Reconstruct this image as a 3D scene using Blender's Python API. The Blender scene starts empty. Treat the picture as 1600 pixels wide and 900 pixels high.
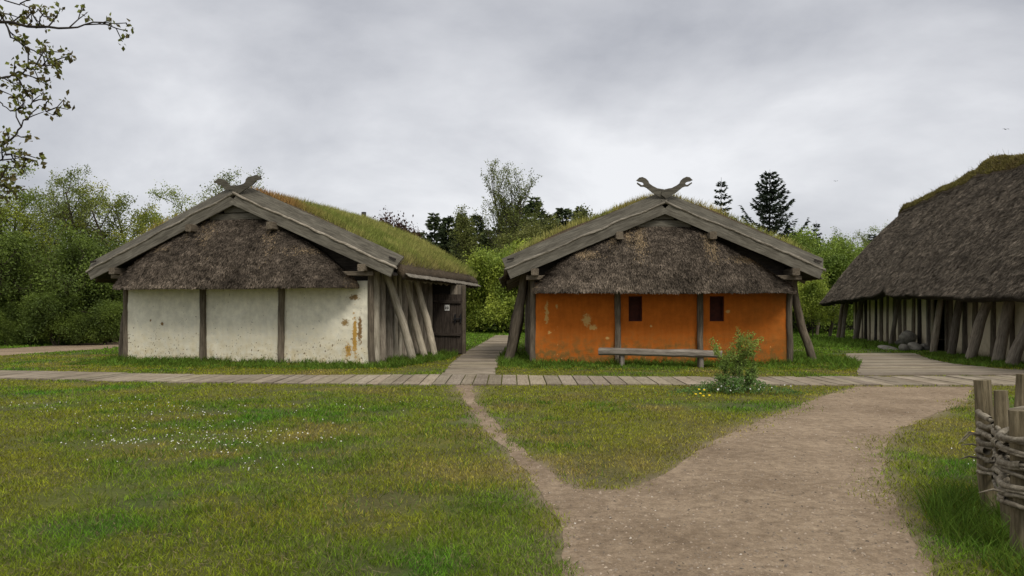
import bpy, bmesh, math, random
import numpy as np
from mathutils import Vector, Matrix

rng = np.random.default_rng(11)
random.seed(5)
scene = bpy.context.scene
COL = scene.collection
F, HZ, CH = 1200.0, 483.0, 1.6
R = math.radians

def G(px, py):
    Y = CH * F / (py - HZ)
    return ((px - 800) / F * Y, Y)

def at(px, py, Y):
    return Vector(((px - 800) / F * Y, Y, CH - (py - HZ) / F * Y))

# ------------------------------------------------------------------ noise
def _hash(ix, iy, seed):
    h = (ix.astype(np.int64) * 374761393 + iy.astype(np.int64) * 668265263 + seed * 974634777) & 0xFFFFFFFF
    h = ((h ^ (h >> 13)) * 1274126177) & 0xFFFFFFFF
    return ((h ^ (h >> 16)) & 0xFFFF) / 65535.0

def vnoise(x, y, s=1.0, seed=0, octv=3):
    x = np.asarray(x, float) * s; y = np.asarray(y, float) * s
    out = 0; amp = 1; tot = 0
    for o in range(octv):
        ix = np.floor(x); iy = np.floor(y); fx = x - ix; fy = y - iy
        fx = fx * fx * (3 - 2 * fx); fy = fy * fy * (3 - 2 * fy)
        a = _hash(ix, iy, seed + o); b = _hash(ix + 1, iy, seed + o)
        c = _hash(ix, iy + 1, seed + o); d = _hash(ix + 1, iy + 1, seed + o)
        out = out + amp * ((a * (1 - fx) + b * fx) * (1 - fy) + (c * (1 - fx) + d * fx) * fy)
        tot += amp; amp *= .5; x = x * 2.03 + 7.1; y = y * 2.03 + 3.7
    return out / tot            # 0..1

def pip(x, y, poly):
    x = np.asarray(x); y = np.asarray(y); ins = np.zeros(x.shape, bool)
    n = len(poly); j = n - 1
    for i in range(n):
        xi, yi = poly[i]; xj, yj = poly[j]
        c = ((yi > y) != (yj > y)) & (x < (xj - xi) * (y - yi) / (yj - yi + 1e-12) + xi)
        ins ^= c; j = i
    return ins

# ------------------------------------------------------------------ meshes
def np_mesh(name, V, Fa, mat, parent=None, col=None, smooth=False, fcs=None):
    """V (n,3); Fa (m,k) or list of index lists."""
    me = bpy.data.meshes.new(name)
    V = np.asarray(V, np.float32)
    if isinstance(Fa, np.ndarray):
        m, k = Fa.shape
        me.vertices.add(len(V)); me.vertices.foreach_set('co', V.ravel())
        me.loops.add(m * k); me.loops.foreach_set('vertex_index', Fa.astype(np.int32).ravel())
        me.polygons.add(m); me.polygons.foreach_set('loop_start', np.arange(0, m * k, k, dtype=np.int32))
    else:
        me.from_pydata([tuple(v) for v in V], [], [tuple(f) for f in Fa])
    if smooth:
        me.polygons.foreach_set('use_smooth', np.ones(len(me.polygons), bool))
    else:
        me.polygons.foreach_set('use_smooth', np.zeros(len(me.polygons), bool))
    me.update(calc_edges=True); me.validate()
    if col is not None:
        a = me.color_attributes.new('col', 'FLOAT_COLOR', 'POINT')
        c = np.ones((len(V), 4), np.float32); c[:, :3] = col
        a.data.foreach_set('color', c.ravel())
    if mat: me.materials.append(mat)
    o = bpy.data.objects.new(name, me); COL.objects.link(o)
    if parent: o.parent = parent
    return o

def tag(o, label=None, cat=None, group=None, kind=None):
    if label: o['label'] = label
    if cat: o['category'] = cat
    if group: o['group'] = group
    if kind: o['kind'] = kind
    return o

def empty(name, loc=(0, 0, 0), rz=0, **k):
    o = bpy.data.objects.new(name, None); COL.objects.link(o)
    o.empty_display_size = .3
    o.location = loc; o.rotation_euler = (0, 0, rz); tag(o, **k); return o

def frame(p0, p1, up=(0, 0, 1)):
    p0 = Vector(p0); p1 = Vector(p1); x = (p1 - p0).normalized(); z = Vector(up)
    if abs(x.dot(z)) > .97: z = Vector((0, 1, 0))
    z = (z - x * z.dot(x)).normalized(); y = z.cross(x)
    m = Matrix((x, y, z)).transposed().to_4x4(); m.translation = p0
    return m, (p1 - p0).length

def beam(name, p0, p1, w, h, mat, parent=None, up=(0, 0, 1), jit=.006, ch=.12, seg=None, endcut=0):
    m, L = frame(p0, p1, up)
    n = seg or max(2, int(L / .25)); c = min(w, h) * ch
    prof = [(-w/2, -h/2 + c), (-w/2 + c, -h/2), (w/2 - c, -h/2), (w/2, -h/2 + c), (w/2, h/2 - c), (w/2 - c, h/2), (-w/2 + c, h/2), (-w/2, h/2 - c)]
    V = []; sd = random.random() * 99
    for i in range(n + 1):
        x = L * i / n
        for k, (y, z) in enumerate(prof):
            a = (vnoise(np.array([x]), np.array([sd + k // 2 * 7]), 2.3, 5, 2)[0] - .5) * 2 * jit
            b = (vnoise(np.array([x]), np.array([sd + 50 + k // 2 * 7]), 2.3, 9, 2)[0] - .5) * 2 * jit
            V.append((x + (endcut * z if i in (0,) else 0), y + a, z + b))
    Fc = []
    for i in range(n):
        for k in range(8):
            a = i * 8 + k; b = i * 8 + (k + 1) % 8
            Fc.append((a, b, b + 8, a + 8))
    Fc.append(tuple(range(7, -1, -1))); Fc.append(tuple(n * 8 + k for k in range(8)))
    o = np_mesh(name, V, Fc, mat, parent); o.matrix_local = m
    return o

def log(name, p0, p1, r0, r1, mat, parent=None, bend=.05, sides=9, knob=.12, flat=1.0, flaty=1.0):
    m, L = frame(p0, p1)
    n = max(4, int(L / .18)); V = []; sd = random.random() * 99; ba = random.random() * 6.28
    bx, bz = math.cos(ba) * bend, math.sin(ba) * bend
    for i in range(n + 1):
        t = i / n; x = L * t; r = r0 + (r1 - r0) * t
        cy = bx * math.sin(math.pi * t) + (vnoise([x], [sd], 1.6, 3, 1)[0] - .5) * bend
        cz = bz * math.sin(math.pi * t) + (vnoise([x], [sd + 31], 1.6, 3, 1)[0] - .5) * bend
        for k in range(sides):
            a = 2 * math.pi * k / sides
            rr = r * (1 + (vnoise([x * 1.0 + k * 3.3], [sd + k], 2.5, 8, 2)[0] - .5) * 2 * knob)
            V.append((x, cy + rr * flaty * math.cos(a), cz + rr * flat * math.sin(a)))
    Fc = []
    for i in range(n):
        for k in range(sides):
            a = i * sides + k; b = i * sides + (k + 1) % sides
            Fc.append((a, b, b + sides, a + sides))
    Fc.append(tuple(range(sides - 1, -1, -1))); Fc.append(tuple(n * sides + k for k in range(sides)))
    o = np_mesh(name, V, Fc, mat, parent, smooth=True); o.matrix_local = m
    return o

def slab(name, fn, na, nb, off, mat, parent=None, smooth=True, col=None):
    """fn(A,B)->(...,3) front surface; off = back offset vector"""
    A, B = np.meshgrid(np.linspace(0, 1, na + 1), np.linspace(0, 1, nb + 1), indexing='ij')
    P = fn(A, B).reshape(-1, 3); Q = P + np.asarray(off, float)
    n1 = nb + 1; N0 = len(P); V = np.vstack([P, Q]); f = []
    i, j = np.meshgrid(np.arange(na), np.arange(nb), indexing='ij')
    a = (i * n1 + j).ravel()
    f.append(np.stack([a, a + n1, a + n1 + 1, a + 1], 1))
    f.append(np.stack([a + N0, a + 1 + N0, a + n1 + 1 + N0, a + n1 + N0], 1))
    def side(idx):
        x = np.array(idx); return np.stack([x[:-1], x[1:], x[1:] + N0, x[:-1] + N0], 1)
    f.append(side([k for k in range(nb + 1)])[:, ::1])
    f.append(side([na * n1 + k for k in range(nb + 1)])[:, ::-1])
    f.append(side([k * n1 for k in range(na + 1)])[:, ::-1])
    f.append(side([k * n1 + nb for k in range(na + 1)]))
    c = None
    if col is not None:
        cc = col(V); c = cc
    return np_mesh(name, V, np.vstack(f), mat, parent, col=c, smooth=smooth)

def norm(v): return v / (np.linalg.norm(v, axis=-1, keepdims=True) + 1e-9)

def surf_sample(fn, n, b_pow=1.0, r=None):
    r = r or rng
    a = r.random(n); b = r.random(n) ** b_pow; e = .004
    a = a * .99 + .005; b = b * .985 + .005
    P = fn(a, b); da = norm(fn(a + e, b) - fn(a - e, b)); db = norm(fn(a, b + e) - P)
    Nn = norm(np.cross(da, db)); return a, b, P, da, db, Nn

def blades(name, P, D, S, L, W, col, mat, parent=None, bend=None):
    """5-vertex blades. P base, D dir, S side dir, L,W arrays, bend (n,3) offset of the tip"""
    n = len(P); L = L[:, None]; W = W[:, None]
    if bend is None: bend = np.zeros((n, 3))
    V = np.empty((n, 5, 3), np.float32)
    V[:, 0] = P - S * W * .5; V[:, 1] = P + S * W * .5
    M = P + D * L * .55 + bend * .35
    V[:, 2] = M - S * W * .38; V[:, 3] = M + S * W * .38
    V[:, 4] = P + D * L + bend
    b = (np.arange(n) * 5)[:, None]
    Fa = np.concatenate([b + [0, 1, 3], b + [0, 3, 2], b + [2, 3, 4]], 0)
    c = np.repeat(col, 5, axis=0)
    return np_mesh(name, V.reshape(-1, 3), Fa, mat, parent, col=c)

def strips(name, P, D, S, L, W, col, mat, parent=None):
    n = len(P); L = L[:, None]; W = W[:, None]
    V = np.empty((n, 4, 3), np.float32)
    V[:, 0] = P - S * W * .5; V[:, 1] = P + S * W * .5
    V[:, 2] = P + D * L + S * W * .4; V[:, 3] = P + D * L - S * W * .4
    Fa = (np.arange(n) * 4)[:, None] + np.array([0, 1, 2, 3])
    return np_mesh(name, V.reshape(-1, 3), Fa, mat, parent, col=np.repeat(col, 4, axis=0))

def leaf_arrays(P, size, r, up=.3):
    n = len(P)
    Nn = norm(r.normal(size=(n, 3)) + np.array([0, 0, up])); T = norm(np.cross(Nn, r.normal(size=(n, 3)))); B = np.cross(Nn, T)
    s = (size * r.uniform(.6, 1.3, n))[:, None]
    V = np.empty((n, 4, 3), np.float32)
    V[:, 0] = P; V[:, 1] = P + T * s * .5 + B * s * .34 + Nn * s * .1; V[:, 2] = P + T * s; V[:, 3] = P + T * s * .5 - B * s * .34 + Nn * s * .1
    return V

def tube_arrays(lines, sides=5):
    """lines: list of (pts (k,3), radii (k))"""
    Vs, Fs, off = [], [], 0
    ang = np.arange(sides) * 2 * math.pi / sides
    for pts, rad in lines:
        pts = np.asarray(pts, float); k = len(pts)
        t = norm(np.gradient(pts, axis=0))
        ref = np.array([0, 0, 1.0]) if abs(t[0][2]) < .9 else np.array([1.0, 0, 0])
        x = norm(np.cross(t, ref)); y = np.cross(t, x)
        ring = pts[:, None] + (x[:, None] * np.cos(ang)[None, :, None] + y[:, None] * np.sin(ang)[None, :, None]) * np.asarray(rad)[:, None, None]
        Vs.append(ring.reshape(-1, 3))
        i, j = np.meshgrid(np.arange(k - 1), np.arange(sides), indexing='ij')
        a = (i * sides + j).ravel(); b = (i * sides + (j + 1) % sides).ravel()
        Fs.append(np.stack([a, b, b + sides, a + sides], 1) + off); off += k * sides
    return np.vstack(Vs), np.vstack(Fs)

# ------------------------------------------------------------------ materials
class NT:
    def __init__(s, name):
        s.m = bpy.data.materials.new(name); s.m.use_nodes = True; s.t = s.m.node_tree
        s.b = s.t.nodes['Principled BSDF']; s.b.inputs['Specular IOR Level'].default_value = .25
    def n(s, typ, **k):
        o = s.t.nodes.new(typ)
        for a, v in k.items():
            if a.startswith('i_'): o.inputs[a[2:].replace('_', ' ')].default_value = v
            else: setattr(o, a, v)
        return o
    def l(s, a, b): s.t.links.new(a, b)
    def coords(s, stretch=(1, 1, 1), rand=True):
        tc = s.n('ShaderNodeTexCoord'); mp = s.n('ShaderNodeMapping'); mp.inputs['Scale'].default_value = stretch
        s.l(tc.outputs['Object'], mp.inputs['Vector'])
        if rand:
            oi = s.n('ShaderNodeObjectInfo'); mu = s.n('ShaderNodeMath', operation='MULTIPLY'); mu.inputs[1].default_value = 37.0
            s.l(oi.outputs['Random'], mu.inputs[0]); cb = s.n('ShaderNodeCombineXYZ')
            for q in range(3): s.l(mu.outputs[0], cb.inputs[q])
            s.l(cb.outputs[0], mp.inputs['Location'])
        return mp.outputs[0]
    def noise(s, vec, scale, detail=5, rough=.6):
        o = s.n('ShaderNodeTexNoise'); o.inputs['Scale'].default_value = scale; o.inputs['Detail'].default_value = detail; o.inputs['Roughness'].default_value = rough
        s.l(vec, o.inputs['Vector']); return o.outputs['Fac']
    def ramp(s, fac, stops):
        o = s.n('ShaderNodeValToRGB'); cr = o.color_ramp
        while len(cr.elements) < len(stops): cr.elements.new(.5)
        for e, (p, c) in zip(cr.elements, stops):
            e.position = p; e.color = (*c, 1) if len(c) == 3 else c
        s.l(fac, o.inputs[0]); return o.outputs[0]
    def mix(s, fac, a, b, mode='MIX'):
        o = s.n('ShaderNodeMix', data_type='RGBA', blend_type=mode)
        for sock, v in ((o.inputs[0], fac), (o.inputs[6], a), (o.inputs[7], b)):
            if isinstance(v, bpy.types.NodeSocket): s.l(v, sock)
            elif isinstance(v, (int, float)): sock.default_value = v
            else: sock.default_value = (*v, 1)
        return o.outputs[2]
    def bump(s, h, strength=.5, dist=.02):
        o = s.n('ShaderNodeBump'); o.inputs['Strength'].default_value = strength; o.inputs['Distance'].default_value = dist
        s.l(h, o.inputs['Height']); s.l(o.outputs[0], s.b.inputs['Normal'])
    def out(s, c, rough=.85):
        if isinstance(c, bpy.types.NodeSocket): s.l(c, s.b.inputs['Base Color'])
        else: s.b.inputs['Base Color'].default_value = (*c, 1)
        s.b.inputs['Roughness'].default_value = rough; return s.m

def wood(name, dark, mid, light, rough=.85, bump=.6, tint=.25):
    t = NT(name)
    v = t.coords((1.2, 14, 14)); v2 = t.coords((.8, 2.5, 2.5))
    f = t.noise(v, 2.2, 8, .7); g = t.noise(v2, 2.0, 4, .6)
    c = t.ramp(f, [(.28, dark), (.5, mid), (.72, light)])
    c = t.mix(.75, c, t.ramp(g, [(.3, (.55, .53, .5)), (.7, (1.15, 1.15, 1.15))]), 'MULTIPLY')
    oi = t.n('ShaderNodeObjectInfo')
    c = t.mix(1.0, c, t.ramp(oi.outputs['Random'], [(0, (1 - tint,) * 3), (1, (1 + tint * .6, 1 + tint * .55, 1 + tint * .5))]), 'MULTIPLY')
    t.bump(f, bump, .012); return t.out(c, rough)

def attr_mat(name, var=.35, scale=3, rough=.8, trans=0.0, spec=.06):
    t = NT(name); t.b.inputs['Specular IOR Level'].default_value = spec
    a = t.n('ShaderNodeAttribute', attribute_name='col'); v = t.coords(rand=False)
    f = t.noise(v, scale, 4)
    c = t.mix(1.0, a.outputs['Color'], t.ramp(f, [(.25, (1 - var,) * 3), (.75, (1 + var,) * 3)]), 'MULTIPLY')
    t.out(c, rough)
    if trans:
        tr = t.n('ShaderNodeBsdfTranslucent'); t.l(c, tr.inputs['Color'])
        mx = t.n('ShaderNodeMixShader'); mx.inputs[0].default_value = trans
        t.l(t.b.outputs[0], mx.inputs[1]); t.l(tr.outputs[0], mx.inputs[2])
        t.l(mx.outputs[0], t.t.nodes['Material Output'].inputs['Surface'])
    return t.m

M = {}
M['barge'] = wood('barge wood', (.060, .054, .044), (.135, .125, .102), (.23, .215, .178), tint=.12)
M['wind'] = wood('wind board wood', (.040, .037, .029), (.095, .088, .070), (.17, .158, .128), bump=.9, tint=.12)
M['post'] = wood('post wood', (.045, .036, .026), (.14, .115, .085), (.25, .215, .165))
M['stave'] = wood('stave wood', (.09, .075, .06), (.27, .235, .19), (.44, .40, .33), tint=.5)
M['pale'] = wood('pale split wood', (.20, .17, .13), (.48, .43, .34), (.68, .62, .51), tint=.25)
M['dark'] = wood('dark wood', (.012, .010, .009), (.035, .029, .025), (.07, .06, .05))
M['door'] = wood('door wood', (.02, .016, .013), (.055, .043, .035), (.12, .098, .08), tint=.15)
M['plank'] = wood('boardwalk wood', (.13, .105, .08), (.24, .205, .16), (.34, .30, .24), tint=.1)
M['stake'] = wood('stake wood', (.045, .036, .02), (.16, .132, .08), (.30, .255, .17), bump=1.0)
M['rod'] = wood('withy wood', (.07, .058, .042), (.21, .185, .14), (.40, .37, .30), bump=1.0)
M['bench'] = wood('bench wood', (.10, .085, .07), (.21, .185, .155), (.33, .30, .26), tint=.1)
M['bark_strip'] = wood('birch bark', (.08, .07, .055), (.24, .215, .175), (.42, .39, .33), bump=1.0)
M['trunk'] = wood('tree bark', (.03, .026, .018), (.065, .055, .038), (.12, .10, .075))
M['twig'] = wood('twig bark', (.012, .010, .008), (.03, .024, .018), (.055, .045, .035))
M['thatch_s'] = attr_mat('thatch straw', .4, 2.2, .9)
M['grass'] = attr_mat('grass blades', .22, .9, .75, .25)
M['turf'] = attr_mat('turf blades', .25, 1.5, .8, .25)
M['leaf'] = attr_mat('leaves', .3, 1.2, .55, .35, .3)
M['needle'] = attr_mat('needles', .3, 1.0, .7, .1)
M['petal'] = attr_mat('petals', .05, 1.0, .6, .2)

def thatch_base(name, a, b, c):
    t = NT(name); v = t.coords((1, 1, 1), False); f = t.noise(v, 26, 6, .75); g = t.noise(v, 1.3, 4)
    cc = t.ramp(f, [(.3, a), (.5, b), (.72, c)])
    cc = t.mix(.8, cc, t.ramp(g, [(.3, (.6,) * 3), (.7, (1.2,) * 3)]), 'MULTIPLY')
    t.bump(f, 1.0, .05); return t.out(cc, .95)
M['thatch'] = thatch_base('thatch', (.018, .014, .011), (.052, .043, .034), (.12, .10, .078))
M['peat'] = thatch_base('peat', (.035, .026, .018), (.10, .075, .05), (.20, .15, .095))

OC = (.46, .27, .06); DB = (.55, .33, .11); BR = (.22, .13, .05)
SPOTS = {'w': [(3.62, .80, .09, .75, OC), (3.35, 1.22, .14, .14, (.30, .20, .08)), (3.62, 1.95, .20, .10, (.28, .18, .08)), (3.42, .42, .12, .25, OC), (3.78, 1.0, .08, .5, BR), (-2.78, 1.13, .06, .07, BR), (-3.2, 1.25, .04, .04, BR)],
         'o': [(-3.38, 1.48, .07, .38, DB), (-2.20, 1.28, .15, .22, DB), (-2.02, 1.06, .15, .10, DB), (-3.08, 1.68, .05, .08, DB), (-3.3, .9, .06, .06, DB), (1.95, 1.52, .09, .06, DB), (-1.6, .75, .07, .05, DB), (-.3, 1.1, .05, .05, DB)]}
def plaster(name, base, dirt, speck, mode):
    t = NT(name); v = t.coords(rand=False); big = t.noise(v, .9, 4); med = t.noise(v, 5, 6, .65); fine = t.noise(v, 40, 4)
    sp = t.n('ShaderNodeSeparateXYZ'); tc = t.n('ShaderNodeTexCoord'); t.l(tc.outputs['Object'], sp.inputs[0])
    hgt = t.n('ShaderNodeMapRange'); hgt.inputs['From Min'].default_value = 0.0; hgt.inputs['From Max'].default_value = 1.1 if mode == 'o' else 1.3
    hgt.inputs['To Min'].default_value = 1; hgt.inputs['To Max'].default_value = 0; t.l(sp.outputs['Z'], hgt.inputs['Value'])
    c = t.mix(t.ramp(big, [(.35, (0,) * 3), (.7, (1,) * 3)]), base, tuple(x * .85 for x in base))
    c = t.mix(.8, c, t.ramp(med, [(.3, (.78,) * 3), (.7, (1.12,) * 3)]), 'MULTIPLY')
    stv = t.noise(t.coords((3, 3, .35), False), 3.2, 5, .6); c = t.mix(.25 if mode == 'w' else .5, c, t.ramp(stv, [(.34, (.80, .77, .72)), (.6, (1.04,) * 3)]), 'MULTIPLY')
    # algae and splashed dirt near the foot, ragged
    ad = t.n('ShaderNodeMath', operation='MULTIPLY'); t.l(hgt.outputs[0], ad.inputs[0]); t.l(t.ramp(med, [(.36, (0,) * 3), (.66, (1,) * 3)]), ad.inputs[1])
    ml = t.n('ShaderNodeMath', operation='MULTIPLY'); t.l(ad.outputs[0], ml.inputs[0]); ml.inputs[1].default_value = 1.9 if mode == 'o' else 1.15; ml.use_clamp = True
    c = t.mix(ml.outputs[0], c, dirt)
    if mode == 'o':
        gx = t.n('ShaderNodeMapRange'); gx.inputs['From Min'].default_value = 1.6; gx.inputs['From Max'].default_value = 4.0; t.l(sp.outputs['X'], gx.inputs['Value'])
        gm2 = t.n('ShaderNodeMath', operation='MULTIPLY'); t.l(gx.outputs[0], gm2.inputs[0]); t.l(t.ramp(t.noise(v, 1.7, 5), [(.3, (.1,) * 3), (.65, (.85,) * 3)]), gm2.inputs[1])
        c = t.mix(gm2.outputs[0], c, (.22, .09, .016))
    for (cx, cz, rx, rz_, cc) in SPOTS.get(mode, []):
        mp = t.n('ShaderNodeMapping'); mp.vector_type = 'TEXTURE'; mp.inputs['Location'].default_value = (cx, 0, cz); mp.inputs['Scale'].default_value = (rx, 50, rz_)
        t.l(tc.outputs['Object'], mp.inputs['Vector']); ln = t.n('ShaderNodeVectorMath', operation='LENGTH'); t.l(mp.outputs[0], ln.inputs[0])
        q1 = t.n('ShaderNodeMath', operation='MULTIPLY_ADD'); t.l(t.noise(v, 13, 5, .7), q1.inputs[0]); q1.inputs[1].default_value = 3.2; t.l(ln.outputs['Value'], q1.inputs[2])
        c = t.mix(t.ramp(q1.outputs[0], [(.0, (1,) * 3), (1, (1,) * 3)]), c, c) if False else c
        q2 = t.n('ShaderNodeMapRange'); q2.inputs['From Min'].default_value = 2.15; q2.inputs['From Max'].default_value = 2.5; q2.inputs['To Min'].default_value = 1; q2.inputs['To Max'].default_value = 0; t.l(q1.outputs[0], q2.inputs['Value'])
        c = t.mix(q2.outputs[0], c, cc)
    # chips
    vs = t.coords((1, 1, .8), False); sn = t.noise(vs, 19 if mode == 'w' else 12, 3, .5)
    s2 = t.n('ShaderNodeMath', operation='MULTIPLY_ADD'); t.l(hgt.outputs[0], s2.inputs[0]); s2.inputs[1].default_value = .10 if mode == 'w' else .085; t.l(sn, s2.inputs[2])
    s3 = t.n('ShaderNodeMath', operation='MULTIPLY_ADD'); t.l(big, s3.inputs[0]); s3.inputs[1].default_value = .14; t.l(s2.outputs[0], s3.inputs[2])
    sk = t.ramp(s3.outputs[0], [(.785 if mode == 'w' else .83, (0,) * 3), (.80 if mode == 'w' else .845, (1,) * 3)])
    c = t.mix(sk, c, speck)
    t.bump(t.mix(.3, med, fine), .5, .03); return t.out(c, .92)
M['white'] = plaster('white lime plaster', (.88, .84, .69), (.54, .46, .28), (.15, .10, .05), 'w')
M['orange'] = plaster('orange lime plaster', (.56, .145, .014), (.19, .10, .024), (.50, .27, .09), 'o')
M['cplaster'] = plaster('pale daub', (.72, .64, .48), (.34, .28, .18), (.2, .16, .1), 'c')
t = NT('bare daub'); v = t.coords(rand=False); f = t.noise(v, 14, 4); M['daub'] = t.out(t.ramp(f, [(.3, (.42, .26, .08)), (.7, (.55, .38, .16))]), .95)
t = NT('ochre stain'); v = t.coords(rand=False); f = t.noise(v, 14, 4); M['ochre'] = t.out(t.ramp(f, [(.3, (.42, .22, .03)), (.7, (.58, .38, .10))]), .95)
t = NT('shutter paint'); v = t.coords(rand=False); f = t.noise(v, 9, 4); M['shutter'] = t.out(t.ramp(f, [(.3, (.035, .010, .006)), (.7, (.075, .018, .010))]), .8)
t = NT('iron'); M['iron'] = t.out((.02, .02, .022), .5)
t = NT('sign white'); M['signw'] = t.out((.75, .75, .72), .5)
t = NT('sign black'); M['signb'] = t.out((.02, .02, .02), .5)

def dirt_mat():
    t = NT('trodden earth'); v = t.coords(rand=False)
    a = t.noise(v, .7, 5); b = t.noise(v, 9, 8, .75); c3 = t.noise(v, 55, 4, .7)
    c = t.ramp(b, [(.25, (.125, .09, .058)), (.5, (.25, .19, .13)), (.78, (.39, .31, .22))])
    c = t.mix(.8, c, t.ramp(a, [(.34, (.66, .62, .58)), (.62, (1.15, 1.15, 1.15))]), 'MULTIPLY')
    c = t.mix(.8, c, t.ramp(c3, [(.3, (.7,) * 3), (.7, (1.25,) * 3)]), 'MULTIPLY')
    vo = t.n('ShaderNodeTexVoronoi'); vo.inputs['Scale'].default_value = 38; t.l(v, vo.inputs['Vector'])
    lo = t.noise(t.coords((1, .6, 1), False), 3.2, 4, .55); t.bump(t.mix(.25, lo, t.mix(.5, c3, b)), 1.0, .11); return t.out(c, .95)
M['dirt'] = dirt_mat()
t = NT('soil and lawn'); a = t.n('ShaderNodeAttribute', attribute_name='col'); v = t.coords(rand=False); f = t.noise(v, 22, 6, .75)
M['ground'] = t.out(t.mix(1.0, a.outputs['Color'], t.ramp(f, [(.3, (.6,) * 3), (.7, (1.4,) * 3)]), 'MULTIPLY'), .95); t.bump(f, .8, .03)
t = NT('stone'); v = t.coords(); f = t.noise(v, 6, 6); M['stone'] = t.out(t.ramp(f, [(.3, (.10, .095, .08)), (.7, (.26, .245, .21))]), .9); t.bump(f, .6, .03)
t = NT('pebble'); a = t.n('ShaderNodeAttribute', attribute_name='col'); M['pebble'] = t.out(a.outputs['Color'], .8)
t = NT('cream stone'); M['gull'] = t.out((.5, .5, .5), .8)
t = NT('bird plumage'); M['bird'] = t.out((.02, .02, .025), .7)

# ------------------------------------------------------------------ camera, light, sky
cd = bpy.data.cameras.new('camera'); cam = bpy.data.objects.new('camera', cd); COL.objects.link(cam)
cam.location = (0, 0, CH); cam.rotation_euler = (R(90), 0, 0)
cd.lens = 27; cd.sensor_width = 36; cd.shift_y = (HZ - 450) / 1600; cd.clip_end = 3000; cd.clip_start = .05
scene.camera = cam
SUN_EL, SUN_AZ = R(46), R(158)        # azimuth from +Y clockwise: behind the camera, to the right
sd = bpy.data.lights.new('sun', 'SUN'); sd.energy = 1.5; sd.angle = R(18); sd.color = (1, .94, .84)
so = bpy.data.objects.new('sun', sd); COL.objects.link(so)
dirv = Vector((math.sin(SUN_AZ) * math.cos(SUN_EL), math.cos(SUN_AZ) * math.cos(SUN_EL), math.sin(SUN_EL)))
so.rotation_euler = dirv.to_track_quat('Z', 'Y').to_euler(); so.location = (0, -5, 30)

w = bpy.data.worlds.new('World'); scene.world = w; w.use_nodes = True
nt = w.node_tree; nt.nodes.clear()
def wn(typ, **k):
    o = nt.nodes.new(typ)
    for a, v in k.items(): setattr(o, a, v)
    return o
L_ = nt.links.new
tc = wn('ShaderNodeTexCoord'); sep = wn('ShaderNodeSeparateXYZ'); L_(tc.outputs['Generated'], sep.inputs[0])
zz = wn('ShaderNodeMath', operation='MAXIMUM'); L_(sep.outputs['Z'], zz.inputs[0]); zz.inputs[1].default_value = 0
za = wn('ShaderNodeMath', operation='ADD'); L_(zz.outputs[0], za.inputs[0]); za.inputs[1].default_value = .42
dx = wn('ShaderNodeMath', operation='DIVIDE'); L_(sep.outputs['X'], dx.inputs[0]); L_(za.outputs[0], dx.inputs[1])
dy = wn('ShaderNodeMath', operation='DIVIDE'); L_(sep.outputs['Y'], dy.inputs[0]); L_(za.outputs[0], dy.inputs[1])
cb = wn('ShaderNodeCombineXYZ'); L_(dx.outputs[0], cb.inputs[0]); L_(dy.outputs[0], cb.inputs[1]); cb.inputs[2].default_value = 2.3
mp = wn('ShaderNodeMapping'); mp.inputs['Scale'].default_value = (1.0, 1.25, 1); mp.inputs['Location'].default_value = (5.2, 1.4, 0); L_(cb.outputs[0], mp.inputs['Vector'])
n1 = wn('ShaderNodeTexNoise'); n1.inputs['Scale'].default_value = 1.15; n1.inputs['Detail'].default_value = 9; n1.inputs['Roughness'].default_value = .54; n1.inputs['Distortion'].default_value = .25
L_(mp.outputs[0], n1.inputs['Vector'])
cr = wn('ShaderNodeValToRGB'); L_(n1.outputs['Fac'], cr.inputs[0])
e = cr.color_ramp.elements; e[0].position = .33; e[0].color = (.37, .38, .415, 1); e[1].position = .62; e[1].color = (.73, .735, .755, 1)
m2 = cr.color_ramp.elements.new(.5); m2.color = (.565, .572, .60, 1)
sky = wn('ShaderNodeTexSky', sky_type='NISHITA'); sky.sun_disc = False; sky.sun_elevation = SUN_EL; sky.sun_rotation = SUN_AZ
bsky = wn('ShaderNodeBackground'); bsky.inputs['Strength'].default_value = .08; L_(sky.outputs[0], bsky.inputs['Color'])
# an overcast sky is about three times brighter overhead than at the horizon
el = wn('ShaderNodeMapRange'); el.inputs['From Min'].default_value = .36; el.inputs['From Max'].default_value = 1; el.inputs['To Min'].default_value = 1.0; el.inputs['To Max'].default_value = 1.9
L_(sep.outputs['Z'], el.inputs['Value'])
wm = wn('ShaderNodeMix', data_type='RGBA', blend_type='MULTIPLY'); wm.inputs[0].default_value = 1; L_(cr.outputs[0], wm.inputs[6])
wr = wn('ShaderNodeValToRGB'); L_(sep.outputs['Z'], wr.inputs[0]); wr.color_ramp.elements[0].position = .36; wr.color_ramp.elements[0].color = (1, 1, 1, 1); wr.color_ramp.elements[1].position = .6; wr.color_ramp.elements[1].color = (1, .955, .87, 1)
L_(wr.outputs[0], wm.inputs[7])
bcl = wn('ShaderNodeBackground'); L_(wm.outputs[2], bcl.inputs['Color']); L_(el.outputs[0], bcl.inputs['Strength'])
mx = wn('ShaderNodeMixShader'); mx.inputs[0].default_value = .93; L_(bsky.outputs[0], mx.inputs[1]); L_(bcl.outputs[0], mx.inputs[2])
wo = wn('ShaderNodeOutputWorld'); L_(mx.outputs[0], wo.inputs['Surface'])
vs = scene.view_settings; vs.view_transform = 'Standard'; vs.look = 'None'; vs.gamma = 1; vs.exposure = .32

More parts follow.
